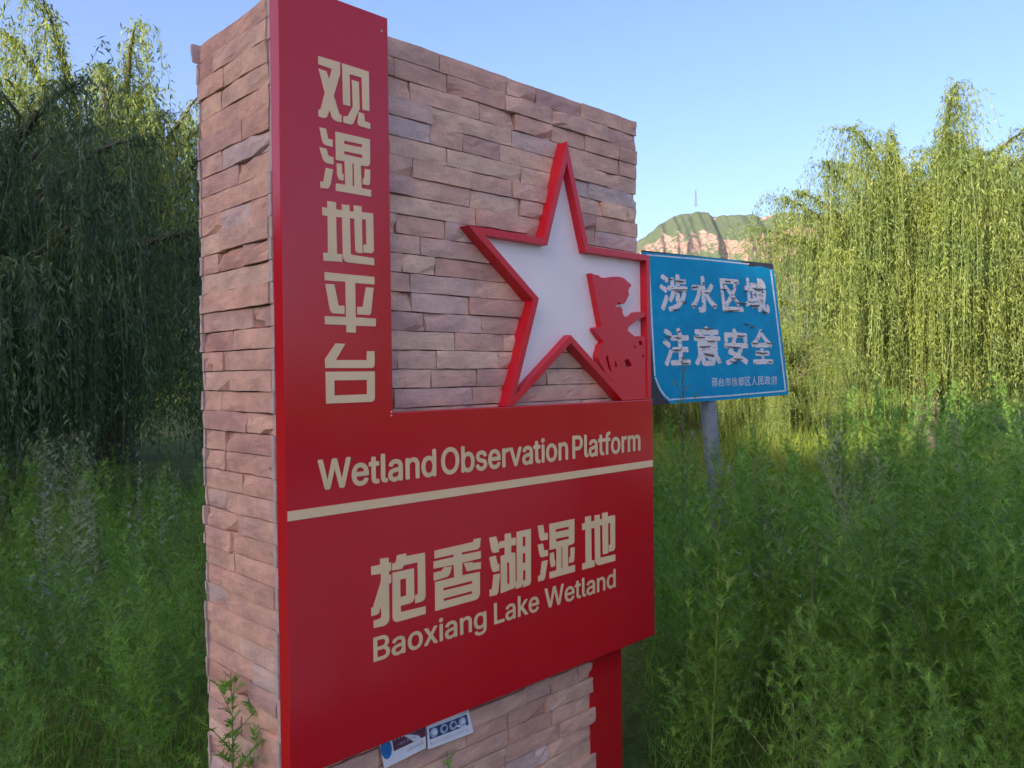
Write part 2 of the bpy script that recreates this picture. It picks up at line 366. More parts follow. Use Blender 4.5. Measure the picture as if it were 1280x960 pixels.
def stone_mesh(L, H, D, rs, rough=1.0, bmx=None, frame=None):
    """split-face stone: u 0..L, v 0..H, n outward; back at -D"""
    nu = max(3, int(L/0.045)+1); nvv = 3; us_ = [L*(i/nu) for i in range(nu+1)]
    bow = rs.uniform(-0.002, 0.005)*rough; tilt = rs.uniform(-0.004, 0.004)*rough; slope = rs.uniform(-0.004, 0.003)*rough
    chip = [rs.random() < 0.12 for _ in range(4)]; cs = rs.uniform(0.006, 0.016)
    vv = {}; ob = bmx if bmx is not None else bmesh.new(); fr = frame or (lambda u, v, n: (u, n, v))
    sd = rs.uniform(0, 99)
    for i in range(nu+1):
        for j in range(nvv+1):
            u, v = us_[i], H*j/nvv
            e = (i in (0, nu)) or (j in (0, nvv))
            n = bow*math.sin(math.pi*i/nu)+tilt*(u/L-0.5)+slope*(j/nvv-0.5)+rough*0.0026*mnoise.noise(Vector((u*28+sd, v*40, sd)))+rough*0.0014*rs.uniform(-1, 1)
            if e: n -= rs.uniform(0.0002, 0.0022)
            if 0 < i < nu: u += rs.uniform(-0.012, 0.012)
            if 0 < j < nvv: v += rs.uniform(-0.005, 0.005)
            else: v += rs.uniform(-0.0012, 0.0012)*(1 if j else -1)+ (-0.0008 if j else 0.0008)
            if i == 0: u += rs.uniform(0.0, 0.0025)
            if i == nu: u -= rs.uniform(0.0, 0.0025)
            k = (2 if i > nu/2 else 0)+(1 if j > nvv/2 else 0)
            if chip[k] and e and (i <= 1 or i >= nu-1): n -= cs*rs.uniform(0.3, 1)
            vv[i, j] = ob.verts.new(fr(u, v, n))
    for i in range(nu):
        for j in range(nvv): ob.faces.new([vv[i, j], vv[i+1, j], vv[i+1, j+1], vv[i, j+1]])
    ring = [(i, 0) for i in range(nu)]+[(nu, j) for j in range(nvv)]+[(i, nvv) for i in range(nu, 0, -1)]+[(0, j) for j in range(nvv, 0, -1)]
    cor = {}
    back = []
    for (i, j) in ring:
        u, v = us_[i], H*j/nvv; back.append(ob.verts.new(fr(min(max(u, 0.001), L-0.001), min(max(v, 0.0006), H-0.0006), -D)))
    m_ = len(ring)
    for k in range(m_):
        a_, b_ = ring[k], ring[(k+1) % m_]; ob.faces.new([vv[b_], vv[a_], back[k], back[(k+1) % m_]])
    ob.faces.new(back)
    return ob
def put_stone(L, H, D, frame, rs, mat=STONE, rough=1.0):
    b_ = stone_mesh(L, H, D, rs, rough, frame=frame); bmesh.ops.recalc_face_normals(b_, faces=b_.faces)
    me = bm_mesh(b_, 'stone', mat); o = link('stone', me); rel(o, pillar); return o
rs = random.Random(5)
def splits(a, b, lo, hi, rs, off=None):
    x = a; out = []
    first = True
    while x < b-1e-6:
        L = rs.uniform(lo, hi)*(rs.uniform(0.4, 1) if first else 1)
        if b-x-L < lo*0.5: L = b-x
        out.append((x, min(x+L, b))); x += L; first = False
    return out
ch = (WZ)/46.0
nfront = nside = 0
for c in range(-1, 46):
    z0, z1 = c*ch+0.0006, (c+1)*ch-0.0006
    if c >= 0 and (z1 > ZPT-0.06 or z0 < ZB+0.08) and z1 > 0.10:      # front stones, where the board leaves them open
        upper = z1 > ZPT-0.06
        xr = (WX if upper else LOW_X)+rs.uniform(-0.006, 0.006)
        for (x0, x1) in splits(BW-0.05 if upper else 0.06, xr, 0.11, 0.33, rs):
            g = rs.choice([0, 0, 0.001, 0.002, 0.003, 0.004, 0.006, 0.009])
            put_stone(x1-x0-0.0008, z1-z0, 0.030, (lambda u, v, n, x0=x0, z0=z0, g=g: (x0+u, WALL_Y-g-n, z0+v)), rs, rough=0.7); nfront += 1
    # left side stones
    if c < 0: continue
    ya, yb = T+0.0175, DEP-0.019
    k = rs.random()
    cuts = [ya, yb] if k < 0.12 else ([ya, rs.uniform(ya+0.10, yb-0.10), yb] if k < 0.88 else [ya, ya+rs.uniform(0.09, 0.14), yb-rs.uniform(0.09, 0.14), yb])
    for y0, y1 in zip(cuts[:-1], cuts[1:]):
        g = rs.choice([0, 0.001, 0.001, 0.002, 0.003, 0.005, 0.008])
        put_stone(y1-y0-0.0008, z1-z0, 0.030, (lambda u, v, n, y1=y1, z0=z0, g=g: (0.0-g-n+0.004, y1-u, z0+v)), rs, rough=0.75); nside += 1
# the sawn ends of front and rear cladding, and right side and back cladding, joined
bm = bmesh.new()
for c in range(0, 46):
    z0, z1 = c*ch+0.0008, (c+1)*ch-0.0008
    if ZB-0.02 < z1 and z0 < ZPT+0.02 or z0 > ZPT or z1 < ZB+0.03:
        e = rs.uniform(-0.003, 0.003)-0.001
        if z0 > 2.05: e += 0.006
        box_bm(bm, e, 0.058, T+0.0015, T+0.0165, z0, z1)
rel(tag(link('cladding_end', bm_mesh(bm, 'cladding_end', CUT)), kind='stuff'), pillar)
bm = bmesh.new()
for c in range(0, 46):
    z0, z1 = c*ch+0.0006, (c+1)*ch-0.0006
    xr = WX if z1 > ZB+0.05 else LOW_R
    stone_mesh(DEP-T-0.062, z1-z0, 0.030, rs, 1.0, bm, (lambda u, v, n, z0=z0, xr=xr, g=rs.uniform(0, 0.008): (xr-0.004+g+n, T+0.036+u, z0+v)))
    xs0 = rs.uniform(-0.006, 0.004) if c < 45 else -0.018
    for (x0, x1) in splits(xs0, xr+rs.uniform(-0.006, 0.006), 0.2, 0.5, rs):
        stone_mesh(x1-x0-0.001, z1-z0, 0.013, rs, 1.0, bm, (lambda u, v, n, x1=x1, z0=z0, g=rs.uniform(0, 0.008): (x1-u, DEP+g+n-0.004, z0+v)))
bmesh.ops.recalc_face_normals(bm, faces=bm.faces)
rel(tag(link('rear_cladding', bm_mesh(bm, 'rear_cladding', STONE)), kind='stuff'), pillar)
print('stones', nfront, nside)

# ------------------------------------------------------------------ the red sign board
sign = empty('sign_board', (0, 0, ZB))
tag(sign, 'L-shaped glossy red sign board with beige lettering, fixed to the stone pillar', 'sign')
panel = rel(link('panel', prism([[(0, ZB), (W, ZB), (W, ZPT), (BW, ZPT), (BW, ZT), (0, ZT)]], lambda x, z: (x, 0.0, z), lambda x, z: (x, T, z), RED, 'panel', 0.0035)), sign)
def sub(o, part):
    o.parent = part; o.matrix_parent_inverse = (sign.matrix_basis @ part.matrix_parent_inverse @ part.matrix_basis).inverted(); return o
FILM = 0.0016
sub(link('stripe', prism([[(0.004, ZS2), (W-0.004, ZS2), (W-0.004, ZS1), (0.004, ZS1)]], lambda x, z: (x, -FILM, z), lambda x, z: (x, 0.0004, z), BEIGE, 'stripe')), panel)

def chaikin(p, keep=0.0):
    return p
GL = {}
GL['guan'] = ((390, 65), 9.6, [
 [[(78,48),(338,125),(338,262),(262,525),(330,745),(355,755),(355,845),(290,828),(255,808),(240,785),(210,690),(190,760),(178,782),(160,790),(120,788),(80,770),(80,695),(105,685),(155,490),(80,198),(175,232),(207,330),(240,205),(78,145)]],
 [[(363,135),(682,235),(690,710),(608,690),(598,310),(452,265),(460,650),(375,630)]],
 [[(480,335),(563,360),(572,690),(540,745),(500,850),(488,866),(465,870),(378,848),(378,768),(430,772),(492,655)]],
 [[(560,722),(625,738),(635,830),(700,855),(700,925),(572,888),(556,868),(550,840)]]])
GL['shi'] = ((390, 155), 9.6, [
 [[(92,40),(168,55),(195,175),(250,190),(250,275),(180,258),(150,245),(133,222),(118,180)]],
 [[(90,278),(172,295),(198,380),(258,400),(260,487),(185,470),(155,455),(138,432),(122,392)]],
 [[(168,525),(255,545),(220,735),(208,762),(190,775),(105,765),(100,690),(140,690)]],
 [[(283,90),(697,185),(697,470),(690,495),(670,506),(640,505),(585,495),(597,770),(710,792),(710,872),(290,802),(288,712),(400,730),(395,450),(290,428)],
  [(385,198),(603,245),(603,285),(387,238)], [(387,325),(605,372),(605,412),(387,362)], [(485,470),(503,475),(510,748),(488,745)]],
 [[(298,470),(358,480),(362,590),(382,610),(378,680),(330,668),(318,650),(302,590)]],
 [[(637,540),(700,550),(697,700),(692,725),(676,736),(612,722),(612,655),(632,645)]]])
GL['di'] = ((390, 240), 9.6, [
 [[(185,108),(288,122),(290,205),(362,218),(360,148),(450,158),(452,232),(505,235),(502,160),(595,172),(598,240),(735,258),(742,700),(736,722),(718,735),(618,725),(618,632),(655,630),(648,330),(600,325),(607,735),(540,728),(522,700),(510,320),(455,312),(465,745),(490,755),(745,795),(748,880),(430,845),(395,828),(378,800),(372,760),(362,305),(290,298),(300,740),(365,750),(365,840),(140,822),(138,728),(195,730),(190,290),(128,275),(125,182),(187,190)]]])
GL['ping'] = ((390, 330), 9.6, [
 [[(153,97),(750,155),(750,245),(518,228),(525,640),(768,655),(765,748),(527,740),(527,823),(415,818),(412,732),(158,722),(155,625),(410,635),(403,213),(153,195)]],
 [[(163,238),(268,242),(320,500),(390,500),(392,600),(262,592),(232,578),(215,545)]],
 [[(648,278),(740,285),(710,580),(703,602),(685,612),(545,605),(545,512),(612,515)]]])
GL['tai'] = ((390, 410), 9.6, [
 [[(285,185),(400,190),(285,385),(660,385),(660,278),(752,278),(752,445),(742,470),(718,480),(162,480),(160,372)]],
 [[(165,525),(755,520),(755,840),(745,872),(715,886),(172,908)], [(268,628),(662,623),(662,795),(270,810)]]])
GL['bao'] = ((455, 685), 9.6, [
 [[(195,128),(297,118),(297,182),(325,172),(328,265),(298,285),(300,325),(328,318),(328,415),(300,430),(305,840),(298,880),(275,912),(240,935),(120,960),(118,875),(190,850),(206,838),(210,815),(205,690),(180,780),(160,798),(90,820),(90,720),(112,712),(205,410),(208,310),(90,325),(88,225),(197,200)]],
 [[(400,88),(505,65),(510,98),(732,55),(740,560),(730,610),(700,640),(615,665),(615,568),(650,555),(645,170),(480,208),(455,250),(340,270),(340,188),(385,175)]],
 [[(345,298),(600,243),(605,600),(590,640),(555,664),(440,695),(445,770),(740,700),(740,790),(400,888),(370,882),(352,862),(345,820)], [(435,380),(508,362),(512,570),(438,592)]]])
GL['xiang'] = ((530, 665), 9.6, [
 [[(128,225),(595,120),(598,88),(682,72),(672,170),(662,192),(645,206),(455,245),(455,275),(683,228),(683,315),(460,370),(460,520),(672,478),(672,745),(655,790),(620,815),(138,948),(135,602),(365,545),(360,395),(118,440),(118,355),(358,300),(358,270),(128,320)],
  [(230,675),(580,585),(580,620),(235,705)], [(235,800),(580,708),(580,740),(240,830)]],
 [[(118,490),(210,468),(245,425),(335,415),(315,490),(300,522),(270,542),(122,585)]],
 [[(480,375),(585,362),(585,375),(683,360),(683,440),(515,472)]]])
GL['hu'] = ((600, 655), 9.6, [
 [[(112,165),(195,150),(222,240),(229,240),(229,335),(165,348),(148,335),(138,310)]],
 [[(115,400),(190,382),(212,475),(232,480),(232,560),(165,578),(148,560),(138,530)]],
 [[(165,610),(242,595),(220,815),(202,850),(118,870),(118,790),(148,780)]],
 [[(300,120),(372,108),(375,175),(432,162),(432,250),(375,262),(375,345),(425,345),(428,740),(410,770),(252,832),(250,385),(300,368),(300,280),(233,295),(233,215),(300,200)], [(325,465),(352,458),(357,715),(328,722)]],
 [[(442,95),(612,58),(612,690),(600,722),(580,738),(520,760),(515,708),(495,758),(432,780),(432,700),(445,690)], [(513,155),(548,148),(548,262),(513,272)], [(513,355),(548,345),(548,460),(513,472)], [(517,560),(548,548),(548,665),(517,690)]]])
GL['shi2'] = ((660, 640), 9.6, [
 [[(120,165),(183,155),(198,255),(238,250),(238,330),(165,345),(148,332),(138,300)]],
 [[(120,395),(180,378),(195,460),(240,455),(240,525),(165,545),(148,530),(138,500)]],
 [[(170,592),(238,578),(205,790),(188,818),(125,835),(125,768),(150,760)]],
 [[(260,145),(558,82),(558,350),(550,375),(530,388),(480,405),(482,655),(565,635),(565,715),(262,800),(260,722),(345,700),(343,435),(262,455)],
  [(333,208),(492,175),(492,208),(335,243)], [(337,322),(492,290),(492,322),(337,358)], [(402,420),(415,415),(418,670),(402,675)]],
 [[(265,495),(312,485),(318,570),(328,580),(325,650),(280,665),(268,600)]],
 [[(512,430),(562,420),(557,560),(550,592),(538,602),(495,612),(497,545),(510,538)]]])
GL['di2'] = ((700, 630), 9.6, [
 [[(305,155),(372,140),(375,210),(418,200),(415,138),(478,128),(480,185),(510,178),(508,110),(572,97),(575,150),(662,132),(662,520),(655,548),(640,562),(588,575),(588,495),(608,488),(605,225),(578,232),(580,590),(518,605),(510,250),(480,258),(485,645),(665,605),(665,680),(470,735),(440,725),(425,690),(418,285),(375,295),(380,680),(415,672),(418,750),(270,788),(270,715),(310,705),(308,305),(270,315),(268,238),(305,228)]]])
for key, (off, s, groups) in GL.items():
    g3 = []
    for g in groups:
        lo = []
        for l in g:
            pts = []
            for (a_, b_) in l:
                P = on_y(off[0]+a_/s, off[1]+b_/s, -FILM); pts.append((P[0], P[2]))
            lo.append(pts)
        g3.append(lo)
    sub(link('character', prism(g3, lambda x, z: (x, -FILM, z), lambda x, z: (x, 0.0004, z), BEIGE, 'character')), panel)

try:                                              # Blender's own bundled grotesque, else the built-in face
    import os
    SANS = bpy.data.fonts.load(os.path.join(bpy.utils.system_resource('DATAFILES', path='fonts'), 'Inter.woff2'))
except Exception:
    SANS = None
def text_tris(body, sans=False):
    c = bpy.data.curves.new('t', 'FONT'); c.body = body; c.resolution_u = 12
    if sans and SANS is not None: c.font = SANS
    o = bpy.data.objects.new('t', c); COL.objects.link(o)
    c.fill_mode = 'NONE'
    dg = bpy.context.evaluated_depsgraph_get(); dg.update()
    me = bpy.data.meshes.new_from_object(o.evaluated_get(dg))
    vs = [Vector(p.co[:2]) for p in me.vertices]; es = [tuple(e.vertices) for e in me.edges]
    bpy.data.objects.remove(o); bpy.data.curves.remove(c); bpy.data.meshes.remove(me)
    # fill by winding number, so overlapping strokes of one glyph stay filled
    od = np.array([(a_, b_) if b_ == a_+1 else ((a_, b_) if a_ == b_+1 and False else (max(a_, b_), min(a_, b_))) for a_, b_ in es])
    P_ = np.array([tuple(p) for p in vs]); A_, B_ = P_[od[:, 0]], P_[od[:, 1]]
    r_ = delaunay_2d_cdt(vs, es, [], 0, 1e-6)
    Q_ = np.array([tuple(p) for p in r_[0]]); T_ = np.array([f for f in r_[2] if len(f) == 3]); C_ = Q_[T_].mean(1)
    up_ = (A_[None, :, 1] <= C_[:, None, 1]) & (B_[None, :, 1] > C_[:, None, 1]); dn_ = (A_[None, :, 1] > C_[:, None, 1]) & (B_[None, :, 1] <= C_[:, None, 1])
    lf_ = (B_[None, :, 0]-A_[None, :, 0])*(C_[:, None, 1]-A_[None, :, 1])-(C_[:, None, 0]-A_[None, :, 0])*(B_[None, :, 1]-A_[None, :, 1])
    wn_ = (up_ & (lf_ > 0)).sum(1)-(dn_ & (lf_ < 0)).sum(1)
    return Q_, T_[wn_ != 0]
def bold(v, t, dx, dy, ring=8):
    """thicken a glyph by overlaying shifted copies; returns 2D verts, lift index, tris"""
    vs, ts, ks = [], [], []; n = 0
    offs = [(0, 0)]+[(dx*math.cos(2*math.pi*i/ring), dy*math.sin(2*math.pi*i/ring)) for i in range(ring)]
    for k, (a_, b_) in enumerate(offs):
        vs.append(v+np.array([a_, b_])); ts.append(t+n); ks.append(np.full(len(v), k)); n += len(v)
    return np.concatenate(vs), np.concatenate(ks), np.concatenate(ts)
def word(body, x0, x1, zb, zc, dx=0.021, dy=0.017):
    """word from x0..x1, baseline zb, cap line zc (panel coordinates)"""
    v, t = text_tris(body, True); cap = text_tris('H', True)[0]; caph = cap[:, 1].max()
    v, k, t = bold(v, t, dx, dy)
    lo, hi = v[:, 0].min(), v[:, 0].max()
    X = x0+(v[:, 0]-lo)/(hi-lo)*(x1-x0); Z = zb+v[:, 1]/caph*(zc-zb)
    gl = np.random.default_rng(len(body)); n_ = len(t); tf = t.ravel()
    lift = np.repeat(gl.uniform(0, 0.0004, n_), 3)
    return np_mesh('word', np.stack([X[tf], -FILM-lift, Z[tf]], 1), np.arange(3*n_).reshape(-1, 3), BEIGE)
def pz(u, v): p = on_y(u, v, -FILM); return p[0], p[2]
A1, B1 = pz(397, 576), pz(408, 611.3); A2, B2 = pz(544.9, 594), pz(717, 545.5); B3 = pz(717, 572.5); B4 = pz(799.4, 562)
zb1 = (B1[1]+pz(543.7, 594.1)[1]+B3[1])/3; zc1 = (A1[1]+B2[1])/2
print('english1', zb1, zc1, B1, B3, B4)
for body, ua, ub in (('Wetland', 397, 545.2), ('Observation', 551.4, 710.2), ('Platform', 715.6, 800.6)):
    sub(link('word', word(body, pz(ua, 590)[0], pz(ub, 570)[0], zb1, zc1)), panel)
zb2 = (pz(466.6, 827)[1]+pz(618, 780)[1]+pz(769.5, 733.5)[1])/3; zc2 = (pz(466.6, 798)[1]+pz(618, 755)[1]+pz(681.3, 736)[1])/3
print('english2', zb2, zc2)
for body, ua, ub in (('Baoxiang', 466.4, 607.8), ('Lake', 617.8, 673.8), ('Wetland', 681.3, 769.8)):
    sub(link('word', word(body, pz(ua, 800)[0], pz(ub, 750)[0], zb2, zc2, 0.016, 0.013)), panel)

# star with frame, white face and raised soldier silhouette
SY = 0.003                                        # star front, a touch behind the board front
def sp(u, v): p = on_y(u, v, SY); return (p[0], p[2])
outer = [sp(708.8, 176.6), sp(736, 307.6), sp(811.9, 319.3), sp(815.1, 499.5), sp(778.2, 500.5), sp(713.7, 428.7), sp(642.6, 506.5), sp(634.5, 508.5), sp(666.9, 375.5), sp(585, 281.2), sp(680.2, 297.5)]
outer[2] = (W-0.003, outer[2][1]); outer[3] = (W-0.003, ZPT+0.0008); outer[4] = (outer[4][0], ZPT+0.0008); outer[6] = (outer[6][0], ZPT+0.0008); outer[7] = (outer[7][0], ZPT+0.0008)
print('star', [(round(a_, 3), round(b_, 3)) for a_, b_ in outer])
def inset(poly, w):
    n = len(poly); out = []
    ar = sum(poly[i][0]*poly[(i+1) % n][1]-poly[(i+1) % n][0]*poly[i][1] for i in range(n))
    sg = 1 if ar > 0 else -1
    ln = []
    for i in range(n):
        p, q_ = np.array(poly[i]), np.array(poly[(i+1) % n]); d = q_-p; d = d/np.linalg.norm(d); nn = np.array([-d[1], d[0]])*sg
        ln.append((p+nn*w[i], d))
    for i in range(n):
        p1, d1 = ln[i-1]; p2, d2 = ln[i]; A = np.array([d1, -d2]).T
        t_ = np.linalg.solve(A, p2-p1); out.append(tuple(p1+d1*t_[0]))
    return out
fw = 0.022
# inner opening: drop the short cut edges at the board
# simple star legs for the inner loop: lower-left leg runs to a point
full = [outer[0], outer[1], outer[2], (W-0.003, ZPT+0.02), (outer[4][0]+0.05, ZPT+0.02), outer[5], None, outer[8], outer[9], outer[10]]
p1, p2 = np.array(outer[5]), np.array(outer[6]); p3, p4 = np.array(outer[8]), np.array(outer[7])
A = np.array([p2-p1, -(p4-p3)]).T; t_ = np.linalg.solve(A, p3-p1); full[6] = tuple(p1+(p2-p1)*t_[0])
p5 = np.array(outer[4]); full[3] = (W-0.003, ZPT-0.01); full[4] = tuple(p1+(p5-p1)*1.02)
inner = inset(full, [fw]*3+[0.012]+[fw]*6)
# put points back in order with the clipped outer
SBACK = T+0.012
star = rel(link('star_frame', prism([outer, inner], lambda x, z: (x, SY, z), lambda x, z: (x, SBACK, z), STARRED, 'star_frame', 0.0018)), sign)
mid = inset(outer, [0.004]*11)
rel(link('star_face', prism([mid], lambda x, z: (x, SY+0.030, z), lambda x, z: (x, SBACK-0.004, z), WHITE, 'star_face')), sign)
def ra(l): return [sp(720+a_/9.6, 330+b_/9.6) for a_, b_ in l]
def rb(l): return [sp(730+a_/10.667, 400+b_/10.667) for a_, b_ in l]
flag = ra([(200,108),(235,128),(275,130),(292,145),(310,160),(345,165),(380,165),(420,156),(460,150),(505,150),(550,155),(585,168),(610,185),(622,200),(635,215),(650,222),(665,235),(675,250),(675,268),(655,278),(650,295),(640,330),(650,360),(648,378),(632,400),(625,420),(610,450),(590,475),(560,482),(548,480),(538,458),(525,458),(512,475),(490,497)])
head = ra([(485,512),(510,516),(540,512),(558,525),(570,548),(572,580),(580,610),(600,636),(640,630),(690,622),(715,600),(735,578),(800,570),(870,590),(880,640)])
arm = ra([(842,632),(800,645),(745,672),(715,700),(690,720),(660,735),(640,760),(635,800),(660,820),(690,845),(718,868),(740,893),(755,888),(772,868),(800,862),(880,880)])
low = [(W-0.008, ZPT+0.004), (sp(779, 499)[0]+0.004, ZPT+0.004)]
leg = rb([(385,800),(300,715)])
left = rb([(278,655),(232,590),(215,540),(200,500),(205,450),(225,390),(235,330),(262,310),(275,285),(235,240),(200,190),(165,140),(158,115),(180,95),(235,92)])+ra([(318,742)])
relief = flag+head+arm+[(W-0.008, arm[-1][1]-0.02)]+low+leg+left
rh = [rb([(330,465),(350,560),(385,690),(345,665),(322,560),(300,510)]), rb([(430,540),(445,560),(460,625),(425,625)]), rb([(555,535),(605,515),(655,610),(560,628)]),
      rb([(668,325),(690,340),(712,375),(690,375)]), rb([(742,272),(785,280),(795,335),(752,335)]), [sp(730+(800+15*math.cos(k))/10.667, 400+(478+17*math.sin(k))/10.667) for k in np.linspace(0, 2*math.pi, 9)[:-1]]]
def fr_relief(x, z): return (x, SY+0.0045, z)
rel(link('soldier_relief', prism([relief]+rh, fr_relief, lambda x, z: (x, SY+0.0285, z), STARRED, 'soldier_relief')), sign)
# red post under the board at the right
bm = bmesh.new(); box_bm(bm, LOW_X-0.02, LOW_R-0.004, WALL_Y-0.002, WALL_Y+0.033, -0.05, ZB-0.001)
bmesh.ops.bevel(bm, geom=list(bm.edges), offset=0.002, segments=1, affect='EDGES')
rel(link('support_post', bm_mesh(bm, 'support_post', RED)), sign)
# small bolt heads along the inner edges
RIV = m_plain('rivet', (0.6, 0.4, 0.4), 0.4, 0.1)
for x, z in ((BW-0.006, ZPT+0.002), (BW-0.006, ZPT-0.008), (0.30, 2.47)):
    bm = bmesh.new(); bmesh.ops.create_uvsphere(bm, u_segments=8, v_segments=5, radius=0.0028, matrix=Matrix.Translation((x, 0.0, z)))
    rel(link('rivet', bm_mesh(bm, 'rivet', RIV)), sign)

# ------------------------------------------------------------------ leaflets glued under the board
MAROON = m_plain('maroon_print', (0.14, 0.035, 0.085), 0.5, 0.1); BLUEP = m_plain('blue_print', (0.02, 0.17, 0.48), 0.5, 0.3, 60)
NAVY = m_plain('navy_print', (0.03, 0.06, 0.18), 0.5, 0.3, 80); GREYB = m_plain('grey_print', (0.38, 0.46, 0.62), 0.5, 0.4, 120); DKP = m_plain('dark_print', (0.04, 0.05, 0.09), 0.5)
LY = WALL_Y-0.0145
def leaflet(quad, label, layers):
    P = [on_y(u, v, LY) for u, v in quad]                      # tl, tr, br, bl
    org = P[3]
    t = empty('leaflet', tuple(org))
    def bl(a_, b_): return P[3]*(1-a_)*(1-b_)+P[2]*a_*(1-b_)+P[0]*(1-a_)*b_+P[1]*a_*b_
    def sheet(name, poly, lift, mat, thick=0.0004):
        def f(a_, b_): q_ = bl(a_, b_); return (q_[0], LY-lift-0.004*math.sin(3.1*a_)*b_*0.5, q_[2])
        def g(a_, b_): q_ = bl(a_, b_); return (q_[0], LY-lift-0.004*math.sin(3.1*a_)*b_*0.5+thick, q_[2])
        o = link(name, prism(poly if isinstance(poly[0][0], (list,)) else [poly], f, g, mat, name)); rel(o, t); return o
    n = 8
    sheet('paper', [(k/n, 0) for k in range(n+1)]+[(k/n, 1) for k in range(n, -1, -1)], 0, PAPER)
    layers(sheet); tag(t, label, 'leaflet', 'leaflets glued below the board'); return t
def circ(cx, cy, rx, ry, n=18): return [(cx+rx*math.cos(2*math.pi*k/n), cy+ry*math.sin(2*math.pi*k/n)) for k in range(n)]
def rect(a0, a1, b0, b1, n=6): return [(a0+(a1-a0)*k/n, b0) for k in range(n+1)]+[(a0+(a1-a0)*k/n, b1) for k in range(n, -1, -1)]
rp = random.Random(3)
def dashes(sheet, a0, a1, b0, b1, n, lift, mat, seed):
    r_ = random.Random(seed); polys = []
    w = (a1-a0)/n
    for i in range(n):
        x = a0+i*w
        for j in range(3):
            xx = x+r_.uniform(0, 0.5)*w; yy = b0+(b1-b0)*r_.uniform(0, 0.75)
            if r_.random() < 0.5: polys.append([[(xx, yy), (xx+w*0.36, yy), (xx+w*0.36, yy+(b1-b0)*0.13), (xx, yy+(b1-b0)*0.13)]])
            else: polys.append([[(xx, b0+0.1*(b1-b0)*j), (xx+w*0.13, b0+0.1*(b1-b0)*j), (xx+w*0.13, b1), (xx, b1)]])
    sheet('print_line', polys, lift, mat, 0.0001)
def lay_left(s):
    s('band', rect(0.26, 0.995, 0.42, 0.99), 0.0005, MAROON, 0.0002)
    s('roundel', [(a_, b_) for a_, b_ in circ(0.115, 0.60, 0.115, 0.34)], 0.0005, BLUEP, 0.0002)
    dashes(s, 0.30, 0.93, 0.72, 0.95, 9, 0.0008, PAPER, 2); dashes(s, 0.36, 0.86, 0.52, 0.62, 12, 0.0008, GREYB, 3); dashes(s, 0.55, 0.95, 0.18, 0.30, 10, 0.0008, DKP, 4)
def lay_right(s):
    s('picture_strip', rect(0.05, 0.93, 0.38, 0.82), 0.0005, NAVY, 0.0002)
    for cx in (0.15, 0.37, 0.58, 0.80):
        s('thumbnail', circ(cx, 0.60, 0.088, 0.19), 0.0008, GREYB, 0.0002); s('thumbnail', circ(cx+0.01, 0.61, 0.05, 0.10), 0.0011, PAPER if cx in (0.15, 0.80) else NAVY, 0.0002)
    dashes(s, 0.06, 0.92, 0.13, 0.25, 22, 0.0008, GREYB, 5); dashes(s, 0.80, 0.98, 0.88, 0.97, 4, 0.0008, DKP, 6)
leaflet([(473.0, 925), (531.5, 899), (532.5, 935), (480.5, 961)], 'torn leaflet with blue disc and maroon band stuck below the red board', lay_left)
leaflet([(533.0, 906.5), (585.5, 886.0), (592.0, 915.5), (535.0, 937)], 'white leaflet with a strip of four round pictures stuck below the red board', lay_right)

# ------------------------------------------------------------------ blue warning sign on a post
th = math.radians(44.2787)+math.radians(53.0)                  # heading of the plate's horizontal axis
AX = np.array([math.sin(th), math.cos(th), 0]); NB = np.array([AX[1], -AX[0], 0.0])
if np.dot(NB, CAM-V(1.3, 5.2)) < 0: NB = -NB
P0 = V((893-640)/FPX*5.2, 5.2, 1.6)
def bp(u, v, lift=0.0): return on_plane(u, v, P0+NB*lift, NB)
o0 = bp(893, 500); o0g = np.array([o0[0], o0[1], 0.0])
blue = empty('warning_sign', tuple(o0g-NB*0.05))
tag(blue, 'peeling blue warning sign with white lettering on a round grey post', 'sign')
def m_blue():
    m, nt, n, l, b = mat_new('blue_film')
    t = noise_tex(n, l, 5, 6, 0.7); r = ramp(n, [(0.3, (0.0, 0.22, 0.42)), (0.6, (0.0, 0.29, 0.52)), (0.8, (0.005, 0.34, 0.58))]); l.new(t.outputs['Fac'], r.inputs['Fac'])
    t2 = noise_tex(n, l, 40, 5, 0.75, vscale=(1, 1, 3)); r2 = ramp(n, [(0.66, (0, 0, 0)), (0.74, (1, 1, 1))]); l.new(t2.outputs['Fac'], r2.inputs['Fac'])
    mu = n.new('ShaderNodeMath'); mu.operation = 'MULTIPLY'; mu.inputs[1].default_value = 0.4; l.new(r2.outputs['Color'], mu.inputs[0])
    c = mixrgb(n, l, r.outputs['Color'], (0.15, 0.35, 0.50), mu.outputs[0]); l.new(c, b.inputs['Base Color'])
    b.inputs['Roughness'].default_value = 0.6; b.inputs['Specular IOR Level'].default_value = 0.2; bump(n, l, b, t2.outputs['Fac'], 0.3, 0.004); return m
def m_wornwhite():
    m, nt, n, l, b = mat_new('worn_white_film')
    t = noise_tex(n, l, 24, 5, 0.7, vscale=(1, 1, 3.2)); r = ramp(n, [(0.56, (0.68, 0.67, 0.68)), (0.60, (0.48, 0.40, 0.36)), (0.635, (0.05, 0.03, 0.03)), (0.70, (0.0, 0.20, 0.40))]); l.new(t.outputs['Fac'], r.inputs['Fac'])
    l.new(r.outputs['Color'], b.inputs['Base Color']); b.inputs['Roughness'].default_value = 0.6; return m
BLUE = m_blue(); WORN = m_wornwhite(); DARKP = m_plain('bare_plate', (0.035, 0.033, 0.045), 0.6, 0.3, 10); GALV = m_plain('galvanised_post', (0.23, 0.26, 0.31), 0.5, 0.2, 18, 0.5, 0.3)
WLINE = m_plain('white_line', (0.55, 0.62, 0.70), 0.6, 0.2, 30); FLAKE = m_plain('curled_film', (0.07, 0.045, 0.045), 0.7, 0.4, 60)
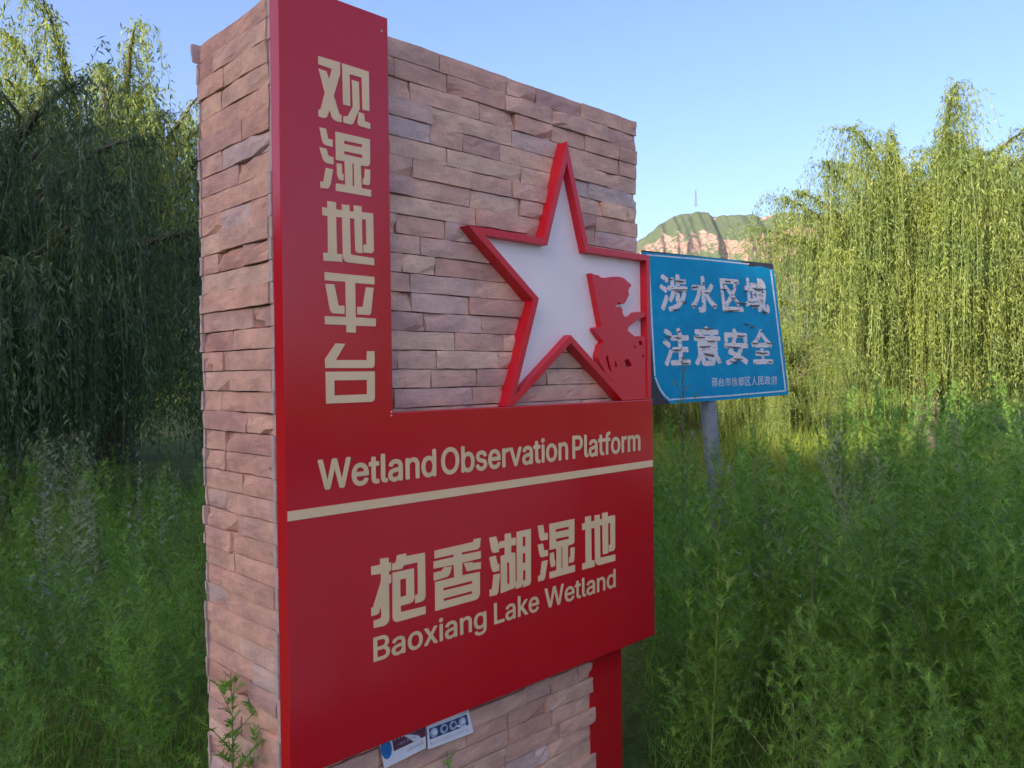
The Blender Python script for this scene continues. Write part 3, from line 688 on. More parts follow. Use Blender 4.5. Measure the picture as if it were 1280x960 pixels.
def px_prism(loops, lf, lb, mat, name):
    return rel(link(name, prism(loops, lambda u, v: tuple(bp(u, v)+NB*lf), lambda u, v: tuple(bp(u, v)+NB*lb), mat, name)), blue)
plate = px_prism([[(802, 312.7), (966.3, 329.8), (985.8, 493.5), (812, 506.5)]], 0.0, -0.004, DARKP, 'plate')
film = px_prism([[(802, 315), (880, 321.5), (924, 326), (937, 333.5), (951, 333), (963, 336.5), (967, 336), (985.6, 493), (913, 499.3), (838.5, 504.6), (830, 497.5), (823.5, 488), (817.5, 472), (812, 400)]], 0.002, 0.0002, BLUE, 'blue_film')
def bsub(o, part):
    o.parent = part; o.matrix_parent_inverse = (blue.matrix_basis @ part.matrix_parent_inverse).inverted(); return o
def strip(pts, w):
    pts = [np.array(p, float) for p in pts]; L_, R_ = [], []
    for i, p in enumerate(pts):
        d = pts[min(i+1, len(pts)-1)]-pts[max(i-1, 0)]; d /= np.linalg.norm(d); nn = np.array([-d[1], d[0]])
        L_.append(tuple(p+nn*w/2)); R_.append(tuple(p-nn*w/2))
    return [L_+R_[::-1]]
bl_ = [strip([(808, 318.6), (880, 324.5), (936, 330.2)], 1.7), strip([(963.2, 337.5), (972, 408), (981.6, 488.6)], 1.7), strip([(982, 488.4), (913, 494.4), (838.5, 499.4)], 1.7),
       strip([(838, 500.8), (830, 494), (824, 485), (818.5, 471.5)], 1.8), strip([(818.2, 470), (814.5, 400), (811, 330)], 1.5)]
for s_ in bl_: bsub(px_prism(s_, 0.0032, 0.0022, WLINE, 'border_line'), film)
def cjk(chr_, quad, dx, lift=0.0034, mat=WORN):
    """quad: tl,tr,br,bl pixels the glyph fills on the plate"""
    v, t = text_tris(chr_); v, k, t = bold(v, t, dx, dx)
    lo, hi = v.min(0), v.max(0); a_ = (v-lo)/(hi-lo); Q = [np.array(q_, float) for q_ in quad]
    px = (Q[3][None]*((1-a_[:, :1])*(1-a_[:, 1:]))+Q[2][None]*(a_[:, :1]*(1-a_[:, 1:]))+Q[0][None]*((1-a_[:, :1])*a_[:, 1:])+Q[1][None]*(a_[:, :1]*a_[:, 1:]))
    gl = np.random.default_rng(7); n_ = len(t); tf = t.ravel(); lf_ = np.repeat(gl.uniform(0, 0.0006, n_), 3)
    W3 = np.array([bp(u, w_, lift) for u, w_ in px])[tf]+NB[None]*lf_[:, None]
    return bsub(rel(link('character', np_mesh('character', W3, np.arange(3*n_).reshape(-1, 3), mat)), blue), film)
for chr_, q_ in (('涉', [(823.5,341.5),(859,343.5),(860,391),(825.5,389)]), ('水', [(862.5,343.5),(893.5,346),(897.5,391.5),(864,390.5)]), ('区', [(899,347.5),(923.5,349.5),(930,390),(903.5,389.5)]), ('域', [(929.5,346),(955.5,348.5),(963.5,392.5),(932,389.5)]),
                 ('注', [(827.5,409.5),(861,409.5),(864,457),(830,458.5)]), ('意', [(865.5,407),(899.5,408),(902.5,457),(869,458)]), ('安', [(903.5,409.5),(934,411),(936.5,456),(907,457)]), ('全', [(937,410.5),(963.5,411.5),(968,455),(940.5,455.5)])):
    cjk(chr_, q_, 0.034)
sm = '邢台市信都区人民政府'
for i, chr_ in enumerate(sm):
    u0 = 889.5+i*8.25; v0 = 472.6-i*0.30
    cjk(chr_, [(u0, v0), (u0+7.3, v0-0.2), (u0+7.8, v0+10.6), (u0+0.4, v0+11)], 0.010, mat=WLINE)
# curled slivers of torn film over the lettering
sl = [(836,348.5,6),(844,350.5,12),(838,361.5,22),(841,386.5,9),(853,377,6),(864,358.5,10),(880,365.5,8),(866,381.5,5),(891,382,5),(878,353,3),(906,350.5,8),(917,352.5,6),(905,388,20),(914,371.5,7),(919,377.5,16),(938,381.5,12),(942,360.5,12),(930,362.5,7),(953,389.5,7),(901,361,9),
      (832,420,8),(843,421,9),(847,413.5,4),(841,437,12),(852,453,9),(868,420.5,14),(878,410,14),(874,433,15),(880,441.5,13),(884,426,11),(906,432,20),(921,419,11),(912,451,12),(917,448,12),(940,428.5,8),(958,428,8),(944,440,17),(960,451.5,6),(950,413.5,5),(930,404,7),(938,407.5,6),(846,364,6),(872,392,2)]
a = Acc(); r_ = random.Random(9)
for (u, v_, w_) in sl:
    n_ = 5; sk = r_.uniform(-0.05, 0.16); hgt = r_.uniform(1.0, 2.1)
    top = [bp(u+w_*k/n_, v_+sk*w_*k/n_+r_.uniform(-0.3, 0.3), 0.0045) for k in range(n_+1)]
    bot = [bp(u+w_*k/n_, v_+sk*w_*k/n_+hgt*math.sin(math.pi*(k+0.4)/(n_+0.8))+0.25, 0.0045+0.006*math.sin(math.pi*(k+0.4)/(n_+0.8))) for k in range(n_+1)]
    v3 = top+bot; q = [(k, k+1, n_+2+k, n_+1+k) for k in range(n_)]; a.add(v3, q)
bsub(rel(link('peeling_film', a.mesh('peeling_film', FLAKE)), blue), film)['kind'] = 'stuff'
# post: bottom seen at 903,640 -> runs to the ground
pt_top, pt_mid = bp(893.5, 500), None
pr = 0.052
pc0 = pt_top-NB*(pr+0.006)
lean = (bp(904, 630)-bp(893.5, 500)); lean = lean/(-lean[2])          # per metre of drop
path = [pc0+np.array([0, 0, 0.75]), pc0, pc0+lean*(pc0[2]+0.15)]
path[0] = pc0-lean*0.75
v, q = tube([path[0]*(1-k)+path[2]*k for k in np.linspace(0, 1, 8)], [pr]*8, 16); rel(link('post', np_mesh('post', v, q, GALV, True)), blue)
for zz in (0.18, 0.62):
    bm = bmesh.new(); c_ = pc0-lean*zz
    v, q = tube([c_+np.array([0, 0, -0.012]), c_+np.array([0, 0, 0.012])], [pr+0.004]*2, 16)
    bv = [bm.verts.new(p) for p in v]
    for f in q: bm.faces.new([bv[i] for i in f])
    rel(link('clamp', bm_mesh(bm, 'clamp', GALV)), blue)

# ------------------------------------------------------------------ willows
def bez(p0, p1, p2, t):
    t = np.asarray(t)[:, None]; return (1-t)**2*p0+2*t*(1-t)*p1+t*t*p2
def willow(seed, h, R, nlead, nstr, leaf=0.10, wid=0.015, spacing=0.032, trunk_h=0.28, zmin=0.35, lmax=3.4, wind=(0, 0), top_pow=1.0):
    g = np.random.default_rng(seed); wood = Acc(); lf = Acc()
    th_ = h*trunk_h; tb = 0.035*h
    tp = np.array([[0, 0, -0.2], [0.03*h*g.normal()*0.4, 0.03*h*g.normal()*0.4, th_*0.5], [0.02*h*g.normal(), 0.02*h*g.normal(), th_]])
    tt = np.linspace(0, 1, 8); pth = bez(tp[0], tp[1], tp[2], tt); v, q = tube(pth, tb*(1.25-0.45*tt), 9); wood.add(v, q)
    leads = []
    for i in range(nlead):
        ph = 2*math.pi*(i*0.618+g.uniform(-0.06, 0.06)); rho = R*math.sqrt(g.uniform(0.02, 1.0))*0.85
        z = h*(1-0.30*(rho/R)**2)*g.uniform(0.80, 1.0)
        if i < 6: z = h*g.uniform(0.90, 1.0); rho *= 0.75
        elif i % 5 < 2: rho = R*g.uniform(0.7, 1.0); z = h*g.uniform(0.38, 0.72)
        tip = np.array([rho*math.cos(ph), rho*math.sin(ph), z])
        st = bez(tp[0], tp[1], tp[2], [g.uniform(0.75, 1.0)])[0]
        ctl = np.array([tip[0]*g.uniform(0.25, 0.5), tip[1]*g.uniform(0.25, 0.5), st[2]+(z-st[2])*g.uniform(0.75, 1.0)])
        t8 = np.linspace(0, 1, 9); pth = bez(st, ctl, tip, t8); v, q = tube(pth, tb*0.42*(1-t8)**0.8+0.008, 5); wood.add(v, q); leads.append((st, ctl, tip))
    w_len = np.array([np.linalg.norm(l[2]-l[0]) for l in leads]); w_len /= w_len.sum()
    pick = g.choice(nlead, nstr, p=w_len)
    V_, Q_ = [], []; n0 = 0
    for i in pick:
        st, ctl, tip = leads[i]; t0 = 1-0.75*g.random()**1.1
        p = bez(st, ctl, tip, [t0])[0]
        ph = g.uniform(0, 2*math.pi); out = np.array([math.cos(ph), math.sin(ph), 0]); rad = np.array([tip[0], tip[1], 0]); rn = np.linalg.norm(rad)+1e-6
        out = out*0.8+rad/rn*0.55; a_ = g.gamma(2.2, 0.16)+0.08; rise = g.uniform(0.0, 0.5)*a_
        L = min(g.uniform(0.7, lmax), max(0.5, p[2]+rise-zmin-g.uniform(0, 0.9)))
        n = max(6, int(L/spacing)); s = np.linspace(0, L, n)
        e = 1-np.exp(-s/(a_*0.9)); hx = out[None]*(a_*e)[:, None]
        z = rise*np.sin(np.clip(s/(a_*1.6), 0, math.pi/2))-np.maximum(0, s-a_*0.7)
        wob = 0.05*np.sin(s*g.uniform(1, 2.5)+g.uniform(0, 6))*np.minimum(1, s)
        P = p[None]+hx; P[:, 2] += z; P[:, 0] += wob*g.normal()+wind[0]*s*s*0.02; P[:, 1] += wob*g.normal()+wind[1]*s*s*0.02
        # thin twig ribbon
        ns = max(4, n//7); idx = np.linspace(0, n-1, ns).astype(int); c_ = P[idx]; wv = np.array([g.normal(), g.normal(), 0]); wv = wv/np.linalg.norm(wv)*0.0028
        rb_ = np.concatenate([c_-wv, c_+wv]); qi = np.array([(k, k+1, ns+k+1, ns+k) for k in range(ns-1)]); lf.add(rb_, qi)
        # leaves
        d = np.stack([g.normal(0, 0.5, n), g.normal(0, 0.5, n), -np.abs(g.normal(0.8, 0.4, n))], 1)
        d[s < a_*0.8, 2] *= 0.5
        d /= np.linalg.norm(d, axis=1)[:, None]; sd = np.cross(d, g.normal(0, 1, (n, 3))); sd /= np.linalg.norm(sd, axis=1)[:, None]+1e-9
        ll = leaf*g.uniform(0.6, 1.15, n)*(1-0.35*(s/L)**3); ww = wid*g.uniform(0.7, 1.2, n)
        b_ = P+g.normal(0, 0.022, (n, 3)); m_ = b_+d*(ll*0.45)[:, None]; bend = np.array([0, 0, -0.12])*ll[:, None]
        vv = np.stack([b_, m_-sd*(ww/2)[:, None], b_+d*ll[:, None]+bend, m_+sd*(ww/2)[:, None]], 1).reshape(-1, 3)
        V_.append(vv); Q_.append(np.arange(n*4).reshape(-1, 4)+n0); n0 += n*4
    lf.add(np.concatenate(V_), np.concatenate(Q_)); return wood, lf
def plant_tree(name, loc, arr, label, mat, rot=0.0, group='weeping willows'):
    t = empty(name, tuple(loc)); t.rotation_euler.z = rot
    if isinstance(arr[0], Acc): arr = (arr[0].mesh('trunk', BARK, True), arr[1].mesh('crown', mat))
    link('trunk', arr[0], t); link('crown', arr[1], t); tag(t, label, 'tree', group); return arr
w1 = plant_tree('willow_tree', V(-6.5, 9.0), willow(1, 5.0, 3.8, 36, 4000, 0.11, 0.019, 0.044, zmin=0.1, lmax=4.0), 'dark shaded weeping willow at the left edge, its curtain reaching the weeds', WILLOW_SHADE)
w2 = plant_tree('willow_tree', V(-7.5, 15.0), willow(2, 8.2, 3.4, 34, 2700, 0.135, 0.027, 0.058, lmax=4.5), 'willow with a sunlit yellow-green top rising behind the dark willow', WILLOW_A)
w3 = plant_tree('willow_tree', V(8.2, 16.0), willow(3, 6.7, 3.5, 38, 4900, 0.118, 0.020, 0.050, zmin=0.2, lmax=3.2), 'sunlit weeping willow with pointed plumes just right of the blue sign', WILLOW_A)
w4 = plant_tree('willow_tree', V(12.0, 16.6), willow(4, 6.5, 3.8, 38, 4700, 0.118, 0.020, 0.050, zmin=0.2, lmax=3.2), 'sunlit weeping willow with a broad flat top at the right edge', WILLOW_A)
plant_tree('willow_tree', V(10.4, 18.6), w3, 'willow glimpsed between the two sunlit willows on the right', WILLOW_A, 2.1)
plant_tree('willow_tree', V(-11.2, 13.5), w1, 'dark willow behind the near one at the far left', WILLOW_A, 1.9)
plant_tree('willow_tree', V(-1.5, 26.0), w4, 'willow standing far behind the stone pillar', WILLOW_A, 0.8)
plant_tree('willow_tree', np.array([15.0, -17.0, 0]), w2, 'willow across the path behind the viewer, mirrored in the board', WILLOW_A, 0.3)
plant_tree('willow_tree', np.array([24.0, -21.0, 0]), w4, 'second willow across the path behind the viewer', WILLOW_A, 2.3)

for k, (u_, d_, sc2, src, txt) in enumerate(((842, 16.0, 0.38, w3, 'low sunlit willow bush just left of the blue sign post'), (905, 17.0, 0.42, w4, 'low sunlit willow bush right behind the blue sign post'),
                                        (968, 15.5, 0.38, w3, 'low willow bush between the blue sign and the big right willow'), (812, 19.5, 0.42, w4, 'sunlit willow bush half hidden by the red board'))):
    t = empty('willow_bush', tuple(V((u_-640)/FPX*d_, d_))); t.scale = (sc2*1.25, sc2*1.25, sc2); t.rotation_euler.z = 1.3*k
    link('trunk', src[0], t); link('crown', src[1], t); tag(t, txt, 'bush', 'young willows')
# far sunlit wood at the foot of the hills: one mass of leaf-sized faces
g = np.random.default_rng(41); nW = 30000
cr = V(0, 0)[None]+np.array([V(q_*d_, d_) for q_, d_ in zip(g.uniform(-0.95, 0.95, 170), g.uniform(48, 130, 170))]); cr -= V(0, 0)[None]
rr_ = g.uniform(1.6, 3.6, 170); hh_ = g.uniform(3.0, 7.5, 170); k_ = g.integers(0, 170, nW)
dv = g.normal(0, 1, (nW, 3)); dv /= np.linalg.norm(dv, axis=1)[:, None]; dv *= g.random(nW)[:, None]**0.3*(0.75+0.35*g.random(nW))[:, None]
ctr = cr[k_]+np.stack([dv[:, 0]*rr_[k_], dv[:, 1]*rr_[k_], hh_[k_]*0.52+dv[:, 2]*hh_[k_]*0.5], 1)
e1 = g.normal(0, 1, (nW, 3)); e1 /= np.linalg.norm(e1, axis=1)[:, None]; e2 = np.cross(e1, g.normal(0, 1, (nW, 3))); e2 /= np.linalg.norm(e2, axis=1)[:, None]; sz = g.uniform(0.10, 0.34, nW)[:, None]
vv = np.stack([ctr-e1*sz, ctr-e2*sz*0.6, ctr+e1*sz, ctr+e2*sz*0.6], 1).reshape(-1, 3)
tag(link('far_wood', np_mesh('far_wood', vv, np.arange(nW*4).reshape(-1, 4), WILLOW_A)), 'low far-off wood at the foot of the hills', 'wood', kind='stuff')

# ------------------------------------------------------------------ weeds
def leaf_tris(base, d, L, g, lobes=3, w=0.16, droop=0.25):
    """feathery divided leaf as thin triangles; base (3,), d unit dir"""
    up = np.array([0, 0, 1.0]); sd = np.cross(d, up); sd /= np.linalg.norm(sd)+1e-9; nn = np.cross(sd, d)
    V_ = []
    def lobe(p, dr, l, ww):
        s2 = np.cross(dr, nn); s2 /= np.linalg.norm(s2)+1e-9
        V_.extend([p-s2*ww/2, p+s2*ww/2, p+dr*l])
    ax = d-up*0.0
    for k in range(lobes):
        f = 0.22+0.62*k/lobes; p = base+d*L*f-up*droop*L*f*f; ll = L*(0.52-0.16*abs(k-lobes*0.45))*g.uniform(0.8, 1.15)
        for s_ in (-1, 1):
            dr = d*g.uniform(0.6, 0.95)+sd*s_*g.uniform(0.65, 1.0)+up*g.uniform(-0.25, 0.2); dr /= np.linalg.norm(dr); lobe(p, dr, ll, L*w*0.62)
    dt = d-up*droop*1.1; dt /= np.linalg.norm(dt); lobe(base+d*L*0.10, d-up*droop*0.5, L*1.0, L*w*0.7)
    return V_
def weed(seed, h, nbr=18, bl=0.42, leafL=0.055, spacing=0.028, lobes=3, ang=0.75, wdt=0.17, bare=0.0, lean=0.06, stem_r=0.0045, tuft=True):
    g = np.random.default_rng(seed); st = Acc(); lv = []
    n = 10; s = np.linspace(0, 1, n); dirx, diry = g.normal(0, lean, 2)
    sp_ = np.stack([dirx*h*s*s+0.012*np.sin(s*5+g.uniform(0, 6)), diry*h*s*s+0.012*np.sin(s*4+g.uniform(0, 6)), h*s], 1)
    v, q = tube(sp_, stem_r*(1.1-0.85*s), 4); st.add(v, q)
    def stem_at(f): return np.array([np.interp(f, s, sp_[:, k]) for k in range(3)])
    for i in range(nbr):
        f = 0.10+0.86*(i+g.uniform(0, 0.8))/nbr; p = stem_at(f); ph = i*2.4+g.uniform(-0.4, 0.4)
        L = h*bl*(1-f)**0.75*g.uniform(0.65, 1.15)+0.045
        el = ang+g.uniform(-0.15, 0.2)+0.25*f
        d0 = np.array([math.cos(ph)*math.cos(el), math.sin(ph)*math.cos(el), math.sin(el)])
        m = max(3, int(L/0.07)); sb = np.linspace(0, 1, m+1)[:, None]
        pb = p+d0*L*sb+np.array([0, 0, 0.18*L])*sb**2*g.uniform(-0.6, 1.0)+np.array([g.normal(), g.normal(), 0])*0.06*L*sb**2
        v, q = tube(pb, stem_r*0.45*(1.05-0.8*sb[:, 0]), 3); st.add(v, q)
        k = max(2, int(L/spacing))
        for j in range(k):
            t = (j+g.uniform(0.3, 1))/k
            if t < bare: continue
            pp = p+(np.array([np.interp(t, sb[:, 0], pb[:, c]) for c in range(3)])-p)
            ph2 = g.uniform(0, 2*math.pi); dd = d0*0.75+np.array([math.cos(ph2), math.sin(ph2), g.uniform(-0.3, 0.55)])*0.75; dd /= np.linalg.norm(dd)
            lv.extend(leaf_tris(pp, dd, leafL*g.uniform(0.6, 1.25)*(1.05-0.25*t), g, lobes, wdt))
    if tuft:
        for j in range(int(h/0.018)):
            f = 0.35+0.65*j/(h/0.018)
            if g.random() < bare: continue
            p = stem_at(min(1, f)); ph2 = j*2.4; dd = np.array([math.cos(ph2)*0.8, math.sin(ph2)*0.8, 0.6+0.5*f]); dd /= np.linalg.norm(dd)
            lv.extend(leaf_tris(p, dd, leafL*(1.2-0.7*f), g, lobes, wdt))
    lv = np.array(lv).reshape(-1, 3); ls = Acc()
    if len(lv): ls.add(lv, None, np.arange(len(lv)).reshape(-1, 3))
    return st, ls
PROTO_HI = [weed(100+i, 1.2, 17+2*(i%3), 0.34+0.03*(i%3), 0.080, 0.021, 3, ang=0.85, wdt=0.10, stem_r=0.0036) for i in range(7)]
PROTO_WIDE = [weed(150+i, 0.9, 13, 0.5, 0.085, 0.03, 3, ang=0.6, wdt=0.18, stem_r=0.004) for i in range(3)]
PROTO_LO = [weed(200+i, 1.2, 17, 0.34, 0.098, 0.034, 2, ang=0.95, wdt=0.12) for i in range(5)]
PROTO_DRY = [weed(300+i, 1.1, 16, 0.5, 0.05, 0.05, 2, bare=0.6, tuft=False, ang=0.8, stem_r=0.0030) for i in range(3)]
def spread(pts, protos, seed, hs):
    g = np.random.default_rng(seed); S, Lv = Acc(), Acc()
    pre = [(p[0].arrays(), p[1].arrays()) for p in protos]
    for (x, y), hh in zip(pts, hs):
        (sv, sq, _), (lv, _, lt) = pre[g.integers(len(pre))]; a_ = g.uniform(0, 2*math.pi); k = hh/1.2*g.uniform(0.9, 1.1); kz = hh/1.2
        c_, s_ = math.cos(a_), math.sin(a_); lx, ly = g.normal(0, 0.10, 2)
        def tr(v): return np.stack([x+k*(c_*v[:, 0]-s_*v[:, 1])+lx*v[:, 2]*kz, y+k*(s_*v[:, 0]+c_*v[:, 1])+ly*v[:, 2]*kz, kz*v[:, 2]], 1)
        S.add(tr(sv), sq); 
        if len(lv): Lv.add(tr(lv), None, lt)
    return S, Lv
def thicket(name, label, pts, protos, seed, hs, mat, smat=STEM):
    S, Lv = spread(pts, protos, seed, hs); sv, sq, _ = S.arrays(); lv, _, lt = Lv.arrays()
    me = np_mesh(name, np.concatenate([sv, lv]), [sq, lt+len(sv)], [smat, mat], False, np.concatenate([np.zeros(len(sq), int), np.ones(len(lt), int)]))
    o = link(name, me); tag(o, label, 'weeds', kind='stuff'); return o
def scatter(n, rd, d0, d1, seed, ok=lambda u, x, y, d: True, power=1.0):
    g = np.random.default_rng(seed); out = []; tries = 0
    while len(out) < n and tries < n*60:
        tries += 1
        d = math.sqrt(g.uniform(d0**2, d1**2)) if power == 1 else d0+(d1-d0)*g.random()**power
        q_ = g.uniform(*rd); p = V(q_*d, d); u = 640+FPX*q_
        if -0.25 < p[0] < 1.75 and -0.15 < p[1] < 0.7: continue
        if p[1] < -1.38: continue
        if not ok(u, p[0], p[1], d): continue
        if any((p[0]-a_)**2+(p[1]-b_)**2 < 0.012 for a_, b_ in out[-60:]): continue
        out.append((p[0], p[1]))
    return out
g0 = np.random.default_rng(77)
def okr(u, x, y, d): return x > 1.85 or y > 0.8
near_r = scatter(88, (0.215, 0.86), 2.3, 4.0, 1, lambda u, x, y, d: (x > 1.9))
front_r = scatter(30, (0.38, 0.85), 1.75, 2.6, 21, lambda u, x, y, d: True)
mid_r = scatter(108, (0.165, 0.86), 3.8, 6.4, 2, lambda u, x, y, d: okr(u, x, y, d) and d < np.interp(u, [800, 980, 1060], [6.2, 6.2, 9]))
far_r = scatter(80, (0.36, 0.90), 6.0, 9.5, 3, lambda u, x, y, d: okr(u, x, y, d) and d < np.interp(u, [980, 1080], [5.4, 10]))
def hr(pts, base, var, seed):
    g = np.random.default_rng(seed); out = []
    for x, y in pts:
        u, _ = proj((x, y, 1.0)); k = np.interp(u, [800, 860, 930, 1000, 1100, 1280], [1.02, 0.98, 0.92, 0.96, 1.06, 1.14]); out.append(base*k*g.uniform(1-var, 1+var*0.5)*(1+0.32*mnoise.noise(Vector((x*0.9, y*0.9, seed*3.1)))))
    return out
thicket('mugwort_thicket', 'dense feathery green mugwort filling the foreground right of the board', near_r, PROTO_HI, 4, hr(near_r, 0.98, 0.32, 1), MUG)
thicket('mugwort_thicket', 'nearest low mugwort along the bottom right edge', front_r, PROTO_HI, 22, [0.72*g0.uniform(0.7, 1.1) for _ in front_r], MUG)
thicket('mugwort_thicket', 'tall mugwort mass around the foot of the blue sign post', mid_r, PROTO_HI, 5, hr(mid_r, 1.10, 0.30, 2), MUG)
thicket('mugwort_thicket', 'farther mugwort mass below the right willows', far_r, PROTO_LO, 6, hr(far_r, 1.08, 0.28, 3), MUG)
mixb = scatter(34, (0.19, 0.86), 2.6, 5.8, 41, okr)
thicket('fresh_weeds', 'scattered brighter yellow-green weeds among the mugwort on the right', mixb, PROTO_HI, 42, hr(mixb, 1.05, 0.3, 6), MUG_BRIGHT)
mixg = scatter(14, (0.3, 0.86), 3.0, 6.5, 43, okr)
thicket('grey_weeds', 'scattered dull grey-green weeds among the mugwort on the right', mixg, PROTO_HI, 44, hr(mixg, 1.12, 0.2, 7), MUG_GREY)
mixw = scatter(26, (0.36, 0.86), 2.0, 4.5, 45, okr)
thicket('broad_weeds', 'low broader-leaved weeds near the bottom right', mixw, PROTO_WIDE, 46, hr(mixw, 0.85, 0.3, 8), MUG)
lmix = scatter(26, (-0.78, -0.40), 2.4, 6.5, 47, lambda u, x, y, d: x < -0.45 or y > 1.0)
thicket('fresh_weeds', 'scattered brighter green weeds on the left', lmix, PROTO_HI, 48, [0.85*g0.uniform(0.6, 1.15) for _ in lmix], MUG_BRIGHT)
lmg = scatter(16, (-0.78, -0.42), 3.4, 6.8, 49, lambda u, x, y, d: x < -0.45 or y > 1.0)
thicket('grey_weeds', 'scattered silvery grey-green weeds on the left', lmg, PROTO_HI, 50, [1.06*g0.uniform(0.75, 1.1) for _ in lmg], MUG_GREY)
post_r = scatter(16, (0.165, 0.27), 3.0, 4.3, 51, lambda u, x, y, d: x > 1.62)
thicket('mugwort_thicket', 'green weeds crowding the red post under the board', post_r, PROTO_HI, 52, [0.85*g0.uniform(0.6, 1.1) for _ in post_r], MUG)
foot_r = scatter(12, (0.155, 0.25), 2.72, 3.35, 53, lambda u, x, y, d: x > 1.42)
thicket('broad_weeds', 'short weeds under the right end of the board', foot_r, PROTO_WIDE, 54, [0.60*g0.uniform(0.6, 1.1) for _ in foot_r], MUG)
left_n = scatter(58, (-0.80, -0.40), 2.0, 4.6, 7, lambda u, x, y, d: x < -0.45 or y > 1.0)
left_f = scatter(85, (-0.80, -0.30), 4.4, 8.6, 8, lambda u, x, y, d: x < -0.45 or y > 0.9)
thicket('mugwort_thicket', 'low green weeds filling the lower left corner', left_n, PROTO_HI, 9, [0.78*g0.uniform(0.7, 1.1) for _ in left_n], MUG)
thicket('mugwort_thicket', 'shaded green weeds in front of the dark willow', left_f, PROTO_LO, 10, [0.86*g0.uniform(0.6, 1.15) for _ in left_f], MUG)
behind = scatter(36, (-0.36, 0.16), 3.4, 9.0, 12, lambda u, x, y, d: y > 0.9)
thicket('mugwort_thicket', 'weeds growing behind the stone pillar', behind, PROTO_LO, 13, [0.9*g0.uniform(0.7, 1.1) for _ in behind], MUG)
dry = scatter(11, (0.30, 0.8), 2.9, 5.2, 15, lambda u, x, y, d: x > 1.9 or u > 1000)
thicket('dry_stalks', 'thin pale dry stalks standing among the mugwort on the right', dry, PROTO_DRY, 16, hr(dry, 1.05, 0.2, 5), MUG_GREY, DRY)

lit = scatter(24, (0.12, 0.42), 15.2, 21.0, 17)
thicket('sunlit_weeds', 'bright yellow-green sunlit weeds beyond the foot of the blue sign', lit, PROTO_LO, 18, [1.15*g0.uniform(0.6, 1.25) for _ in lit], GRASSB, STEM)
def blades(pts_fn, n, seed, h0, h1, w, mat, name, label):
    g = np.random.default_rng(seed); base = pts_fn(g, n); n = len(base)
    ph = g.uniform(0, 2*math.pi, n); hh = g.uniform(h0, h1, n); ln = g.normal(0, 0.35, (n, 2))*hh[:, None]
    sd = np.stack([np.cos(ph), np.sin(ph), np.zeros(n)], 1)*w*g.uniform(0.6, 1.3, n)[:, None]
    tip = base+np.concatenate([ln, hh[:, None]], 1)
    v = np.stack([base-sd/2, base+sd/2, tip], 1).reshape(-1, 3)
    o = link(name, np_mesh(name, v, np.arange(3*n).reshape(-1, 3), mat)); tag(o, label, 'grass', kind='stuff'); return o
def meadow(g, n):
    d = 7.5+44*g.random(n)**1.5; q_ = g.uniform(-0.05, 0.5, n); P = CAM[None]+RH[None]*(q_*d)[:, None]+FH[None]*d[:, None]; P[:, 2] = 0.0; return P
blades(meadow, 40000, 31, 0.15, 0.75, 0.024, GRASSB, 'meadow_grass', 'sunlit yellow-green meadow seen between the board and the sign post')
def under(g, n):
    d = 2.2+9*g.random(n); q_ = np.where(g.random(n) < 0.62, g.uniform(0.16, 0.88, n), g.uniform(-0.82, -0.33, n)); P = CAM[None]+RH[None]*(q_*d)[:, None]+FH[None]*d[:, None]; P[:, 2] = 0.0
    bad = (P[:, 1] < -1.38) | ((P[:, 0] > -0.1) & (P[:, 0] < 1.6) & (P[:, 1] > -0.1) & (P[:, 1] < 0.6)); return P[~bad]
blades(under, 30000, 33, 0.04, 0.18, 0.008, MUG, 'undergrowth', 'low grass and seedlings under the tall weeds')

# single plants that stand out
def single(name, loc, wd, label, lm, smt, rot=0.0, cat='plant'):
    t = empty(name, tuple(loc)); t.rotation_euler.z = rot
    link('stem', wd[0].mesh('stem', smt, True), t)
    if wd[1].n: link('foliage', wd[1].mesh('foliage', lm), t)
    tag(t, label, cat); return t
def at_px(u, d): return V((u-640)/FPX*d, d)
single('mugwort_plant', at_px(289, 2.02), weed(501, 0.80, 16, 0.24, 0.066, 0.018, 3, wdt=0.2, lean=0.02), 'single feathery green weed standing against the left side of the pillar', MUG, STEM)
single('mugwort_plant', at_px(556, 1.72), weed(502, 0.735, 10, 0.14, 0.062, 0.022, 3, wdt=0.22, lean=0.01), 'weed tip poking up below the leaflets at the bottom edge', MUG, STEM)
single('mugwort_plant', at_px(884, 2.75), weed(503, 1.22, 24, 0.30, 0.078, 0.018, 3, ang=0.95, wdt=0.12, lean=0.02, stem_r=0.0055), 'tall fresh green weed with thick yellow-green stem right of the board', MUG_BRIGHT, m_plain('fresh_stem', (0.16, 0.24, 0.05), 0.5, 0.2))
single('mugwort_plant', at_px(852, 3.6), weed(504, 1.62, 22, 0.24, 0.05, 0.035, 2, lean=0.02, ang=0.95, bare=0.2), 'tall slender dark weed reaching in front of the blue sign corner', MUG, STEMB)
single('mugwort_plant', at_px(48, 4.4), weed(505, 1.10, 16, 0.28, 0.05, 0.024, 2, wdt=0.3, ang=0.95, lean=0.03), 'silvery grey-green weed spike at the far left edge', MUG_GREY, STEM)
single('mugwort_plant', at_px(168, 4.6), weed(506, 1.08, 14, 0.22, 0.05, 0.024, 2, wdt=0.3, ang=1.0, lean=0.02), 'silvery weed spike midway between the left edge and the pillar', MUG_GREY, STEM)
single('mugwort_plant', at_px(200, 4.5), weed(507, 1.04, 14, 0.22, 0.05, 0.024, 2, wdt=0.3, ang=1.0, lean=0.03), 'silvery weed spike closest to the pillar on its left', MUG_GREY, STEM)
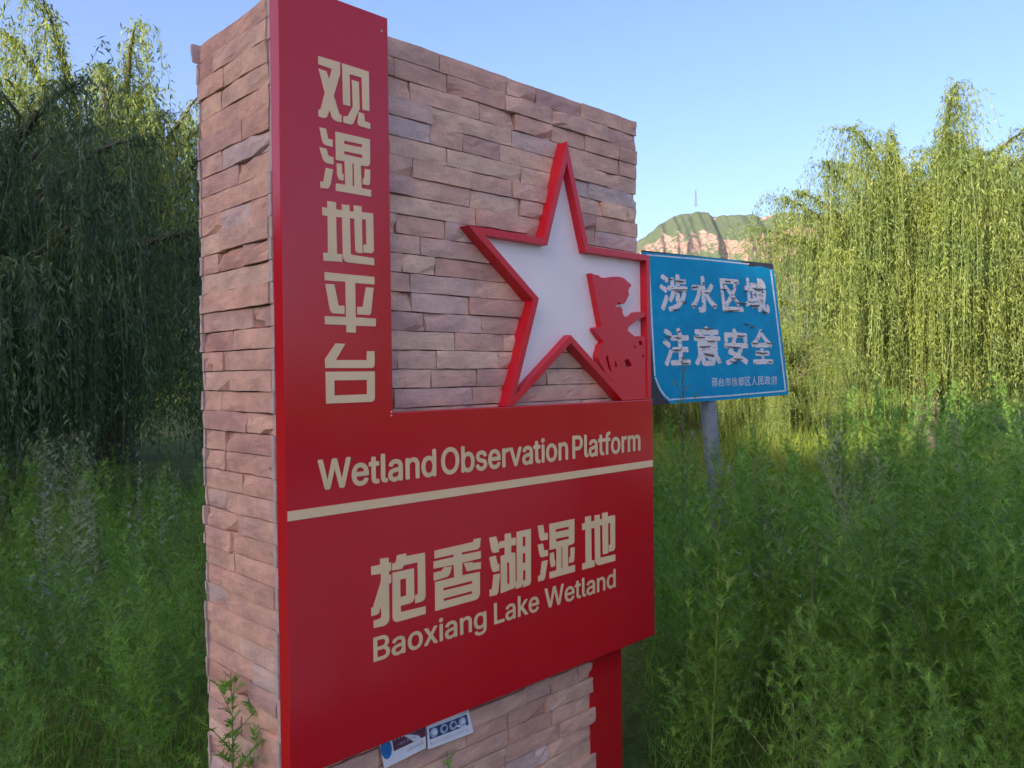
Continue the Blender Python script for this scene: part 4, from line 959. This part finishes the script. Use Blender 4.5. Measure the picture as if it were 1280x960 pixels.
single('mugwort_plant', at_px(246, 3.9), weed(508, 1.02, 9, 0.32, 0.06, 0.03, 3, lean=0.10), 'bright green sprig leaning out behind the pillar on its left', MUG_BRIGHT, STEM)
single('dry_bush', at_px(1092, 3.9), weed(509, 1.12, 70, 0.5, 0.04, 0.05, 2, bare=0.85, tuft=False, ang=0.9, stem_r=0.0036, lean=0.22), 'grey leafless twiggy bush leaning in the right weeds', MUG_GREY, DRY, cat='bush')
single('dry_stalk', at_px(1172, 2.9), weed(510, 1.02, 14, 0.5, 0.05, 0.04, 2, bare=0.6, tuft=False, ang=0.75, stem_r=0.0032), 'pale branching dry stalk in front of the right weeds', MUG_GREY, DRY)
single('dry_stalk', at_px(1012, 3.0), weed(511, 0.98, 12, 0.55, 0.05, 0.04, 2, bare=0.7, tuft=False, ang=0.7, stem_r=0.0034, lean=0.1), 'brown bare forked stalk below the blue sign', MUG_GREY, STEMB)
single('mugwort_plant', at_px(822, 3.4), weed(512, 0.62, 12, 0.3, 0.055, 0.024, 3, lean=0.05), 'small green weed beside the red post under the board', MUG_BRIGHT, STEM)
single('mugwort_plant', at_px(985, 2.35), weed(513, 0.78, 16, 0.34, 0.058, 0.024, 3, lean=0.05), 'bushy bright green weed low at the bottom edge right of centre', MUG_BRIGHT, STEM)

# evening haze over the valley
def haze(density):
    bm = bmesh.new(); c = V(120, 650); bmesh.ops.create_cube(bm, size=1.0)
    me = bpy.data.meshes.new('haze'); bm.to_mesh(me); bm.free()
    o = link('haze', me); o.location = (c[0], c[1], 165.0); o.scale = (1900, 2700, 334.0); o.rotation_euler.z = -YAW
    m = bpy.data.materials.new('haze'); m.use_nodes = True; n = m.node_tree.nodes; n.remove(n['Principled BSDF'])
    pv = n.new('ShaderNodeVolumePrincipled'); pv.inputs['Color'].default_value = (0.86, 0.90, 0.97, 1); pv.inputs['Density'].default_value = density; pv.inputs['Anisotropy'].default_value = 0.2
    m.node_tree.links.new(pv.outputs[0], n['Material Output'].inputs['Volume']); me.materials.append(m); tag(o, 'thin evening haze in the valley air', 'haze', kind='stuff')
haze(0.0001)
